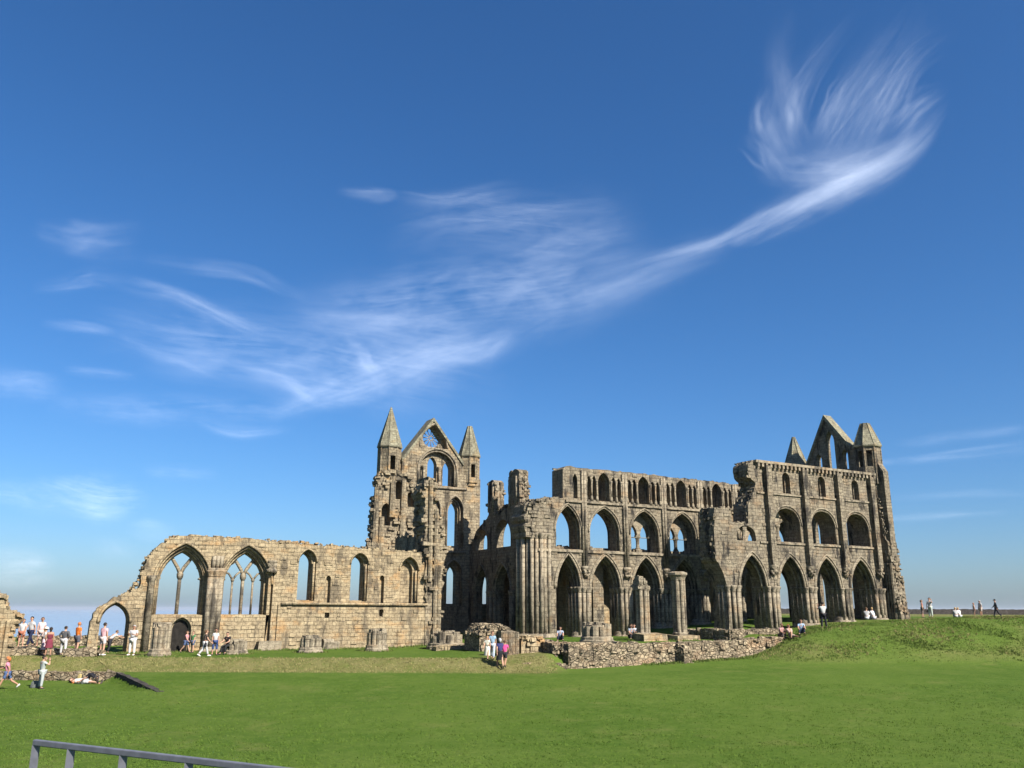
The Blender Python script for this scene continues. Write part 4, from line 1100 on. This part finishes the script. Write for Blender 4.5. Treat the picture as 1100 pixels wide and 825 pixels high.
person('person in white top and dark trousers bending under the small nave arch', 116, 702, 40, 1.5, 'bend', WHT, DARK, 'trousers', 'brown')
person('man all in white with folded arms left of the tall stump', 141, 704, 185, 1.68, 'folded', WHT, (.72, .70, .66), 'trousers', 'grey', sleeves=1, build=1.15, tan=True, shoe=SHOEW)
person('girl in pink top and blue shorts in front of the pointed door', 199, 701, 100, 1.32, 'walk', (.62, .28, .30), (.12, .16, .30), 'shorts', 'brown', sex='f')
person('child in green top and dark shorts right of the pointed door', 206, 701, 210, 1.28, 'stand', (.10, .24, .10), (.10, .14, .22), 'shorts', 'brown')
person('woman in dark top and white trousers at the foot of the nave shaft', 219, 705, 60, 1.5, 'walk', (.10, .075, .06), WHT, 'trousers', 'brown', shoe=SHOEW, sex='f', extra='bag')
person('woman in white top and blue jeans at the foot of the nave shaft', 230, 704, 150, 1.5, 'stand', WHT, (.05, .08, .20), 'crop', 'dark', sex='f')
person('dark clothed person sitting on the left of a low stump', pos=Vector((11.2, 55.75, -1.05)), face=200, H=1.6, pose='sit', top=(.035, .03, .03), low=(.03, .03, .03), hair='dark', seat=-.62)
# on the lower lawn
person('woman in striped pink top and denim shorts striding at the left edge', 6, 741, 250, 1.58, 'stride', (.68, .26, .34), (.09, .14, .27), 'shorts', 'red', tan=True, sex='f', extra='bag', shoe=SHOEW)
person('man in pale grey green clothes raising a camera on the lower lawn', 43, 740, 40, 1.52, 'photo', (.44, .47, .44), (.42, .45, .43), 'trousers', 'dark', build=1.12)
person('sunbather in a pink and white top lying on the grass below the kerb', pos=G(107, 735), face=100, H=1.6, pose='lie', top=(.74, .60, .58), low=(.62, .60, .58), lowkind='shorts', hair='red', lie=True, sex='f')
person('sunbather in black trousers lying with raised knees beside the dark retaining wall', pos=G(111, 733), face=80, H=1.68, pose='lieknees', top=WHT, low=(.02, .02, .025), lowkind='trousers', hair='dark', lie=True)
# walkers by the crossing
person('small fair girl in a cream dress holding close to the woman in light blue', 523.5, 709, 200, 1.28, 'walk', (.74, .70, .56), (.74, .70, .58), 'dress', 'fair', sex='f')
person('woman in light blue top and pale jeans walking by the masonry heap', 529, 708, 190, 1.52, 'walk', (.32, .45, .56), (.46, .52, .60), 'trousers', 'brown', sex='f')
person('woman in navy top and black skirt walking away on the path', 537, 718, 350, 1.58, 'walk', (.05, .05, .14), (.02, .02, .022), 'skirt', 'grey', sex='f')
person('person in a bright pink top walking beside the navy top', 542, 717, 15, 1.45, 'walk', (.72, .10, .30), DARK, 'shorts', 'brown', tan=True)
# in the choir
person('person in navy and white sitting in front of the first choir arch', 602, 689, 185, 1.6, 'sitground', (.40, .45, .55), (.025, .03, .06), 'trousers', 'dark')
person('person in a white shirt and black trousers sitting beside a darker figure on the grass', 682, 687, 200, 1.7, 'sitground', (.70, .72, .76), DARK, 'trousers', 'dark')
person('person in a grey blue shirt and black trousers sitting left of the white shirt', 677.5, 687, 160, 1.68, 'sitground', (.28, .31, .36), DARK, 'trousers', 'brown')
person('man in pale grey shirt and black trousers photographing the choir', 885.5, 675, 350, 1.72, 'photo', (.55, .54, .52), (.025, .025, .03), 'trousers', 'dark')
person('person in pinkish clothes sitting low at the wall end on the slope', 839, 686, 150, 1.6, 'sitground', (.46, .26, .26), (.14, .10, .10), 'trousers', 'brown', tan=True)
person('person with bare legs and tan shorts reclining on the slope between two others', 850, 686, 170, 1.62, 'lounge', (.50, .34, .28), (.42, .32, .26), 'shorts', 'red', tan=True)
person('person in light blue top sitting on the slope nearest the mound', 861, 682, 190, 1.62, 'sitground', (.40, .52, .66), (.04, .05, .08), 'trousers', 'brown')
# beyond the mound
person('person in white sitting before the last choir pier', pos=on(931, 71.5, -.05), face=30, H=1.65, pose='sitground', top=WHT, low=(.60, .60, .60), hair='brown')
person('second person in white sitting right of the first before the corner buttress', pos=on(938.5, 71.5, -.05), face=350, H=1.65, pose='sitground', top=(.76, .74, .76), low=(.48, .46, .50), hair='fair')
person('person in a faded red top standing on the skyline of the mound', pos=on(991.5, 84), face=120, H=1.58, pose='stand', top=(.42, .19, .15), low=(.18, .13, .12), lowkind='crop', hair='brown', sex='f')
person('taller person in white top and pale trousers on the skyline of the mound', pos=on(1000, 84), face=230, H=1.78, pose='oneup', top=WHT, low=(.52, .56, .50), hair='dark', extra='none')
person('person in white sitting low in the grass, first of the skyline pair', pos=on(1027, 77), face=20, H=1.5, pose='sitground', top=WHT, low=WHT, hair='fair')
person('person in white sitting low in the grass, second of the skyline pair', pos=on(1031, 77), face=340, H=1.5, pose='sitground', top=(.72, .70, .66), low=(.5, .5, .5), hair='fair')
person('person in peach top half hidden by the mound crest', pos=on(1047, 88), face=100, H=1.35, pose='stand', top=(.70, .40, .30), low=(.5, .3, .25), lowkind='shorts', hair='red', tan=True)
person('person in white top half hidden by the mound crest', pos=on(1054, 88), face=260, H=1.6, pose='stand', top=WHT, low=(.5, .42, .38), lowkind='shorts', hair='grey', tan=True)
person('lone person in dark clothes on the skyline at the far right', pos=on(1071, 84), face=300, H=1.72, pose='walk', top=(.03, .035, .045), low=(.03, .03, .04), hair='dark', sleeves=2)
# belongings
def bag(u, v, label, col, h=.3, w=.24):
    p = G(u, v); mb = MB(); mb.lathe((p.x, p.y, p.z - .02), [(w * .9, 0), (w, .05), (w * .95, h * .7), (w * .6, h)], 10, 0, .3, 1, .6)
    mb.tube([(p.x - w * .5, p.y, p.z + h * .9), (p.x - w * .3, p.y, p.z + h * 1.3), (p.x + w * .3, p.y, p.z + h * 1.3), (p.x + w * .5, p.y, p.z + h * .9)], .015, 5)
    tag(mb.build('bag', cloth(col)), label, 'bag')
bag(89, 731, 'straw yellow bag on the grass at the sunbathers\' heads', (.52, .40, .17), .42, .3)
bag(243, 701, 'black bag on the grass by the seated dark figure', (.02, .02, .022), .4, .3)
bag(37.5, 739, 'grey jacket bundle on the grass left of the man with the camera', (.13, .14, .13), .35, .22)
# ------------------------------------------------------------------ rough grass
def grassmat(name, c1, c2, c3):
    m, nt, b = newmat(name); k = N(nt); pos = k.n('NewGeometry').outputs['Position']
    c = k.mix(k.ramp(k.noise(pos, .8, 4, .7), .35, .65), c1, c2); c = k.mix(k.ramp(k.noise(pos, 5, 3, .7), .5, .7), c, c3)
    nt.links.new(c, b.inputs['Base Color']); b.inputs['Specular IOR Level'].default_value = .1
    return m
def tufts(name, mat, label, spots, hgt, lean=.35, wid=.02):
    mb = MB()
    for x, y, hs_ in spots:
        z = gz(x, y) - .02
        for _ in range(5):
            a = R.uniform(0, 6.28); h = hgt * hs_ * R.uniform(.5, 1.15); l = h * R.uniform(.1, lean * 2); w = wid * R.uniform(.7, 1.4)
            ox, oy = R.uniform(-.1, .1), R.uniform(-.1, .1); ca, sa = math.cos(a), math.sin(a)
            mb.add([(x + ox - sa * w, y + oy + ca * w, z), (x + ox + sa * w, y + oy - ca * w, z), (x + ox + ca * l * .45 + sa * w * .6, y + oy + sa * l * .45 - ca * w * .6, z + h * .65), (x + ox + ca * l, y + oy + sa * l, z + h)], [(0, 1, 2), (0, 2, 3)])
    o = mb.build(name, mat, None, False, False); tag(o, label, None, None, 'stuff'); return o
sp = []
while len(sp) < 13000:
    b = R.uniform(.24, .66); d = R.uniform(54.5, 70) ** 1; r = b * d; x, y = to_xy(r, d)
    if y > 45.2 and x < 62: continue
    dens = ss(54.5, 56.5, d) * ss(.25, .33, b) * (.35 + .9 * ss(-.2, .4, mnoise.noise(Vector((x * .35, y * .5, 2)))))
    if R.random() < dens: sp.append((x, y, .5 + .8 * ss(-.1, .5, mnoise.noise(Vector((x * .5, y * .5, 5))))))
tufts('rough_grass', grassmat('mound_grass', (0.071, 0.113, 0.018), (0.107, 0.139, 0.029), (0.053, 0.088, 0.015)), 'long uneven green grass covering the mound on the right', sp, .12)
sp = []
while len(sp) < 1700:
    b = R.uniform(.28, .66); d = R.uniform(56, 70); x, y = to_xy(b * d, d)
    if y > 45.2 and x < 62: continue
    if mnoise.noise(Vector((x * .25, y * .35, 12))) > R.uniform(-.1, .35): sp.append((x, y, R.uniform(.6, 1.2)))
tufts('dry_grass', grassmat('mound_dry_grass', (0.185, 0.161, 0.064), (0.135, 0.132, 0.041), (0.213, 0.198, 0.088)), 'pale dry grass stalks among the long grass of the mound', sp, .15)
sp = []
while len(sp) < 4200:
    r = R.uniform(-34, 2.5); d = R.uniform(48.3, 51.0)
    x, y = to_xy(r, d); sp.append((x, y, R.uniform(.4, 1)))
tufts('bank_grass', grassmat('bank_dry_grass', (0.213, 0.183, 0.076), (0.156, 0.146, 0.053), (0.107, 0.121, 0.035)), 'dry brownish grass on the low bank below the nave', sp, .11)
sp = []
while len(sp) < 2600:
    q = R.random()
    if q < .4: x, y = R.uniform(4, 26), 60.1 - R.random() ** 2 * .9
    elif q < .75: x, y = R.uniform(33, 50), 43.25 - R.random() ** 2 * .6
    else:
        x0, y0 = R.choice([(7.35, 55.8), (11.75, 56), (16.4, 56), (20.85, 56), (25.9, 56), (33, 48), (39.6, 47.4), (36.8, 47.8)]); a = R.uniform(0, 6.28); x, y = x0 + math.cos(a) * 1.0, y0 + math.sin(a) * 1.0
    sp.append((x, y, R.uniform(.4, 1.1)))
tufts('wall_foot_grass', grassmat('wall_foot_grass', (0.060, 0.095, 0.018), (0.092, 0.117, 0.026), (0.135, 0.124, 0.041)), 'uncut green grass along the foot of the walls and stumps', sp, .17)
sp = []
while len(sp) < 42000:
    d = 20.5 + 24 * R.random() ** 1.6; r = R.uniform(-.64, .64) * d
    x, y = to_xy(r, d)
    if mnoise.noise(Vector((x * .5, y * .5, 21))) + .5 * mnoise.noise(Vector((x * 2, y * 2, 3))) > R.uniform(-.7, .5): sp.append((x, y, R.uniform(.5, 1.2)))
tufts('lawn_grass', grassmat('lawn_blades', (0.065, 0.112, 0.015), (0.086, 0.129, 0.022), (0.047, 0.086, 0.010)), 'short mown grass blades of the lawn in the foreground', sp, .06, .5, .013)
# ------------------------------------------------------------------ high cirrus
m, nt, b_ = newmat('cirrus'); k = N(nt); nt.nodes.remove(b_)
outn = [q for q in nt.nodes if q.type == 'OUTPUT_MATERIAL'][0]
uvn = k.n('UVMap'); uvn.uv_map = 'flow'
fade = k.n('Attribute', attribute_name='fade').outputs['Fac']
st1 = k.noise(k.vscale(uvn.outputs[0], (.6, 4.6, 1)), 1.0, 10, .66, .9)
st2 = k.noise(k.vscale(uvn.outputs[0], (2.2, 13, 1)), 1.0, 8, .68, 1.2)
cl = k.noise(k.vscale(uvn.outputs[0], (1.5, 1.7, 1)), 1.0, 8, .58, .5)
dn = k.math('ADD', k.math('MULTIPLY', st1, .42), k.math('ADD', k.math('MULTIPLY', st2, .24), k.math('MULTIPLY', cl, .55)))
al = k.math('MULTIPLY', k.ramp(dn, .42, .84, 0, .37), fade, True)
tr = nt.nodes.new('ShaderNodeBsdfTransparent'); tl = nt.nodes.new('ShaderNodeBsdfTranslucent'); df = nt.nodes.new('ShaderNodeBsdfDiffuse')
tl.inputs[0].default_value = (.60, .63, .67, 1); df.inputs[0].default_value = (.60, .63, .67, 1)
ad_ = nt.nodes.new('ShaderNodeAddShader'); nt.links.new(tl.outputs[0], ad_.inputs[0]); nt.links.new(df.outputs[0], ad_.inputs[1])
mx = nt.nodes.new('ShaderNodeMixShader'); nt.links.new(al, mx.inputs[0]); nt.links.new(tr.outputs[0], mx.inputs[1]); nt.links.new(ad_.outputs[0], mx.inputs[2]); nt.links.new(mx.outputs[0], outn.inputs[0])
CIR = m
def crv(P, t):
    n = len(P) - 1; x = t * n; i = min(n - 1, int(x)); f = x - i
    p0, p1, p2, p3 = P[max(0, i - 1)], P[i], P[i + 1], P[min(n, i + 2)]
    return [.5 * ((2 * p1[j]) + (-p0[j] + p2[j]) * f + (2 * p0[j] - 5 * p1[j] + 4 * p2[j] - p3[j]) * f * f + (-p0[j] + 3 * p1[j] - 3 * p2[j] + p3[j]) * f ** 3) for j in range(len(p1))]
def sky_pt(u, v, alt):
    q = ray(u, v); t = alt / q.z; return Vector((0, 0, EYE)) + q * t
CM = MB(); CUV = []; CF = []
def wisp(P, dens, alt=8000, w=None, nu=40, nv=14, soft=(.5, .5), ends=(.25, .25), sc=1.0):
    """a streak of cirrus along bearings P = [(u, v, half width)], softer on one side than on the other"""
    o0 = R.uniform(0, 50); o1 = R.uniform(0, 50); V = []
    L = sum(math.hypot(b[0] - a[0], b[1] - a[1]) for a, b in zip(P, P[1:]))
    a = alt + R.uniform(-300, 300)
    for i in range(nu + 1):
        t = i / nu; u, v, w = crv(P, t); u2, v2, _ = crv(P, min(1, t + .01)); u1, v1, _ = crv(P, max(0, t - .01))
        tx, ty = u2 - u1, v2 - v1; l = math.hypot(tx, ty); nx, ny = -ty / l, tx / l
        for j in range(nv + 1):
            s = j / nv * 2 - 1
            V.append(sky_pt(u + nx * s * w, v + ny * s * w, a))
            CUV.append((o0 + t * L / 100 * sc, o1 + s * w / 60 * sc))
            e = ss(0, ends[0], t) * ss(0, ends[1], 1 - t)
            f = ss(0, soft[0], (s + 1) / 2) * ss(0, soft[1], (1 - s) / 2); f = f ** 1.2
            CF.append(dens * e * f)
    n = nv + 1
    CM.add(V, [(i * n + j, i * n + j + 1, (i + 1) * n + j + 1, (i + 1) * n + j) for i in range(nu) for j in range(nv)])
def spray(P, dens, alt=8000, n=5, wide=1.0, **kw):
    """a feathered streak: one soft body and several finer strands that wander off it"""
    kw.setdefault('ends', (.35, .35))
    wisp([(u, v, w * 1.9 * wide) for u, v, w in P], dens * .50, alt, nv=18, **kw)
    for q in range(n):
        o = R.uniform(-1, 1); g = R.uniform(-.5, .5); f = R.uniform(.35, .9); a, b = sorted((R.uniform(0, .35), R.uniform(.6, 1.0)))
        Q = []
        for i in range(6):
            t = lerp(a, b, i / 5); u, v, w = crv(P, min(.999, t))
            u2, v2, _ = crv(P, min(.999, t + .02)); l = math.hypot(u2 - u, v2 - v) or 1
            off = w * (o + g * (i / 5 - .5) * 2 + R.uniform(-.15, .15))
            Q.append((u - (v2 - v) / l * off, v + (u2 - u) / l * off, w * f))
        wisp(Q, dens * R.uniform(.12, .38), alt, nv=8, nu=24, ends=(.4, .4), sc=kw.get('sc', 1))
def fan(P, dens, n=14, alt=8000):
    """a loose fan of many very fine fibres"""
    wisp([(u, v, w * 2.0) for u, v, w in P], dens * .6, alt, nv=18, ends=(.35, .6))
    for q in range(n):
        o = R.uniform(-2.0, 2.0); g = R.uniform(-.9, .9); f = R.uniform(.25, .7); a, b = sorted((R.uniform(0, .3), R.uniform(.55, 1.0)))
        Q = []
        for i in range(7):
            t = lerp(a, b, i / 6); u, v, w = crv(P, min(.999, t)); u2, v2, _ = crv(P, min(.999, t + .02)); l = math.hypot(u2 - u, v2 - v) or 1
            off = w * (o + g * (i / 6 - .5) * 2 + R.uniform(-.2, .2))
            Q.append((u - (v2 - v) / l * off, v + (u2 - u) / l * off, w * f))
        wisp(Q, dens * R.uniform(.15, .5), alt, nv=8, nu=24, ends=(.45, .5))
def cloud(label):
    global CM, CUV, CF
    o = CM.build('cirrus_cloud', CIR, None, True, False); me = o.data
    uv = me.uv_layers.new(name='flow')
    for lp in me.loops: uv.data[lp.index].uv = CUV[lp.vertex_index]
    a = me.attributes.new('fade', 'FLOAT', 'POINT'); a.data.foreach_set('value', CF)
    tag(o, label, None, None, 'structure')
    CM = MB(); CUV = []; CF = []
# the great feather, upper right, with its long tail
spray([(1018, 100, 6), (985, 145, 12), (940, 178, 18), (890, 202, 18), (845, 226, 16), (800, 248, 11), (775, 260, 6)], .62, n=14, ends=(.25, .2), soft=(.25, .8))
spray([(1010, 112, 10), (960, 158, 22), (900, 182, 22), (850, 184, 16), (805, 178, 10)], .5, n=12)
spray([(905, 198, 5), (850, 220, 9), (800, 247, 7), (760, 265, 8), (700, 284, 12), (640, 305, 16)], .6, n=5, ends=(.2, .4))
for P, d in (([(862, 185, 15), (850, 140, 12), (858, 100, 10), (885, 55, 8), (925, 8, 6)], .42), ([(845, 172, 20), (830, 140, 14), (826, 115, 9), (840, 85, 7)], .42), ([(880, 180, 16), (895, 130, 11), (918, 85, 8), (955, 32, 6)], .45),
             ([(905, 176, 15), (930, 130, 11), (960, 80, 8), (985, 30, 6)], .34), ([(925, 165, 13), (955, 115, 9), (985, 65, 7), (1035, 30, 6)], .36), ([(955, 156, 11), (985, 115, 9), (1018, 92, 7)], .4), ([(850, 195, 16), (825, 165, 13), (798, 138, 10)], .4)):
    fan(P, d * .8)
for P, d in (([(870, 180, 30), (845, 120, 28), (838, 60, 24), (850, 0, 18)], .2), ([(880, 190, 55), (920, 120, 55), (960, 60, 45), (1000, 0, 34)], .2)): wisp(P, d, ends=(.4, .5))
spray([(790, 255, 14), (730, 276, 18), (660, 300, 24), (600, 320, 28), (540, 350, 30), (480, 384, 22)], .3, n=10, soft=(.5, .8), ends=(.1, .3))
cloud('long feathered plume of cirrus sweeping down from the upper right')
# the thin veil in the middle
for P, d in (([(720, 280, 70), (600, 305, 70), (500, 315, 62), (400, 330, 56), (280, 335, 44)], .38), ([(700, 235, 60), (640, 250, 66), (560, 245, 56), (480, 240, 46), (400, 260, 40)], .24), ([(560, 420, 60), (440, 400, 70), (330, 380, 66), (200, 365, 56), (80, 340, 44)], .36), ([(560, 350, 30), (480, 375, 36), (400, 405, 34), (330, 430, 22), (280, 450, 12)], .40)):
    wisp(P, d, ends=(.35, .35), nv=20)
for P, d in (([(570, 350, 18), (500, 362, 22), (420, 352, 18), (350, 345, 12), (300, 338, 8)], .5), ([(555, 352, 9), (520, 378, 13), (460, 388, 15), (410, 405, 10)], .5), ([(425, 412, 9), (398, 398, 10), (386, 374, 7), (368, 362, 5)], .5),
             ([(428, 406, 7), (385, 421, 12), (330, 418, 14), (260, 408, 10)], .6), ([(352, 432, 6), (330, 424, 7), (300, 408, 7), (240, 398, 7)], .4), ([(570, 203, 7), (520, 211, 10), (470, 216, 8), (420, 210, 6)], .38), ([(430, 209, 4), (405, 210, 6), (360, 205, 4)], .42),
             ([(680, 222, 9), (580, 231, 10), (500, 238, 9), (420, 246, 7)], .36), ([(520, 300, 16), (560, 285, 16), (620, 262, 14), (680, 240, 12)], .25)):
    spray(P, d, n=6)
cloud('broad thin veil of cirrus above the middle of the ruin')
# streaks on the left
for P, d in (([(310, 364, 5), (270, 352, 7), (230, 335, 7), (190, 318, 7), (150, 308, 8), (110, 298, 7)], .58), ([(140, 303, 7), (100, 298, 9), (70, 305, 7), (30, 310, 5)], .36), ([(335, 323, 4), (300, 308, 6), (260, 292, 7), (200, 285, 7), (130, 276, 6)], .4), ([(160, 248, 12), (100, 256, 15), (65, 254, 13), (30, 243, 8)], .36), ([(150, 268, 14), (110, 270, 12), (60, 262, 8)], .25),
             ([(250, 408, 7), (200, 385, 10), (160, 372, 11), (120, 356, 8)], .36), ([(130, 359, 4), (90, 352, 5), (40, 347, 4)], .28), ([(330, 408, 14), (270, 395, 17), (200, 392, 15), (140, 383, 10)], .3), ([(318, 461, 4), (275, 465, 6), (240, 462, 6), (205, 448, 4)], .5), ([(75, 416, 8), (40, 415, 13), (10, 412, 15), (-40, 406, 14)], .5), ([(150, 404, 4), (105, 400, 5), (65, 396, 4)], .25)):
    spray(P, d, n=5)
wisp([(340, 440, 20), (250, 440, 24), (150, 440, 26), (40, 430, 22)], .25)
cloud('scattered thin streaks of cirrus on the left of the sky')
for P, d in (([(164, 533, 5), (145, 536, 13), (115, 536, 19), (85, 530, 16), (60, 522, 9), (30, 513, 4)], .95), ([(140, 545, 9), (110, 550, 12), (80, 545, 10), (40, 538, 9)], .42), ([(195, 572, 6), (160, 570, 9), (130, 565, 5)], .32), ([(150, 592, 5), (125, 590, 9), (95, 584, 7)], .36), ([(65, 606, 8), (20, 604, 13), (-30, 602, 14)], .75)):
    spray(P, d, 6000, n=4, sc=1.6)
for P, d in (([(100, 530, 24), (50, 535, 26), (10, 530, 22), (-40, 528, 16)], .3), ([(70, 618, 12), (10, 622, 18), (-50, 618, 16)], .36), ([(240, 510, 10), (190, 508, 14), (150, 505, 9)], .2)): wisp(P, d, 6000, ends=(.4, .4), sc=1.6)
cloud('soft white low cloud patches over the sea on the left')
for P, d in (([(935, 498, 2.2), (980, 494, 3.6), (1040, 488, 5), (1120, 478, 6.5)], .6), ([(945, 535, 3), (990, 533, 4), (1050, 530, 4), (1120, 531, 3)], .24), ([(940, 558, 2.5), (985, 556, 4), (1040, 552, 3), (1090, 551, 2)], .3)):
    spray(P, d, 6000, n=2, ends=(.12, .2), sc=.8)
wisp([(960, 478, 8), (1020, 470, 10), (1110, 458, 10)], .16, 6000, ends=(.3, .2))
cloud('narrow flat streaks of cloud right of the east gable')
# ------------------------------------------------------------------ sea air
m = bpy.data.materials.new('sea_haze'); m.use_nodes = True; nt = m.node_tree; nt.nodes.clear()
o_ = nt.nodes.new('ShaderNodeOutputMaterial'); pv = nt.nodes.new('ShaderNodeVolumePrincipled')
pv.inputs['Color'].default_value = (.80, .86, .95, 1); pv.inputs['Density'].default_value = 6.5e-5; pv.inputs['Anisotropy'].default_value = .2
nt.links.new(pv.outputs[0], o_.inputs['Volume'])
mb = MB(); mb.box((0, 0, -6), (40000, 40000, 42)); tag(mb.build('haze', m), None, None, None, 'stuff')
# ------------------------------------------------------------------ light, sky, camera
SUN_AZ, SUN_EL = rad(180 - 16), rad(39)            # azimuth clockwise from north
to_sun = Vector((math.sin(SUN_AZ) * math.cos(SUN_EL), math.cos(SUN_AZ) * math.cos(SUN_EL), math.sin(SUN_EL)))
sl = bpy.data.lights.new('sun', 'SUN'); sl.energy = 5.0; sl.angle = rad(.5); sl.color = (1, .955, .87)
so = bpy.data.objects.new('sun', sl); COL.objects.link(so); so.rotation_euler = to_sun.to_track_quat('Z', 'Y').to_euler(); so.location = (0, -30, 60)
W = bpy.data.worlds.new('World'); S.world = W; W.use_nodes = True
nt = W.node_tree; nt.nodes.clear(); k = N(nt)
sky = nt.nodes.new('ShaderNodeTexSky'); sky.sky_type = 'NISHITA'; sky.sun_disc = False
sky.sun_elevation = SUN_EL; sky.sun_rotation = SUN_AZ; sky.altitude = 60; sky.air_density = 1.0; sky.dust_density = 1.0; sky.ozone_density = 10.0
hs = nt.nodes.new('ShaderNodeHueSaturation'); hs.inputs['Saturation'].default_value = 1.10; nt.links.new(sky.outputs[0], hs.inputs['Color'])
bg = nt.nodes.new('ShaderNodeBackground'); bg.inputs['Strength'].default_value = .061; nt.links.new(hs.outputs[0], bg.inputs['Color'])
wo = nt.nodes.new('ShaderNodeOutputWorld'); nt.links.new(bg.outputs[0], wo.inputs[0])
cam = bpy.data.cameras.new('camera'); cam.sensor_width = 36; cam.lens = FPX / 1100 * 36; cam.clip_start = .1; cam.clip_end = 400000
co = bpy.data.objects.new('camera', cam); COL.objects.link(co)
M = Matrix((Rv, Uv, -Fv)).transposed().to_4x4(); M.translation = (0, 0, EYE); co.matrix_world = M
S.camera = co
S.view_settings.view_transform = 'Standard'; S.view_settings.look = 'None'; S.view_settings.gamma = 1; S.view_settings.exposure = 1.25
S.view_settings.use_curve_mapping = False
S.cycles.transparent_max_bounces = 48; S.cycles.max_bounces = 5; S.cycles.diffuse_bounces = 3; S.cycles.glossy_bounces = 2
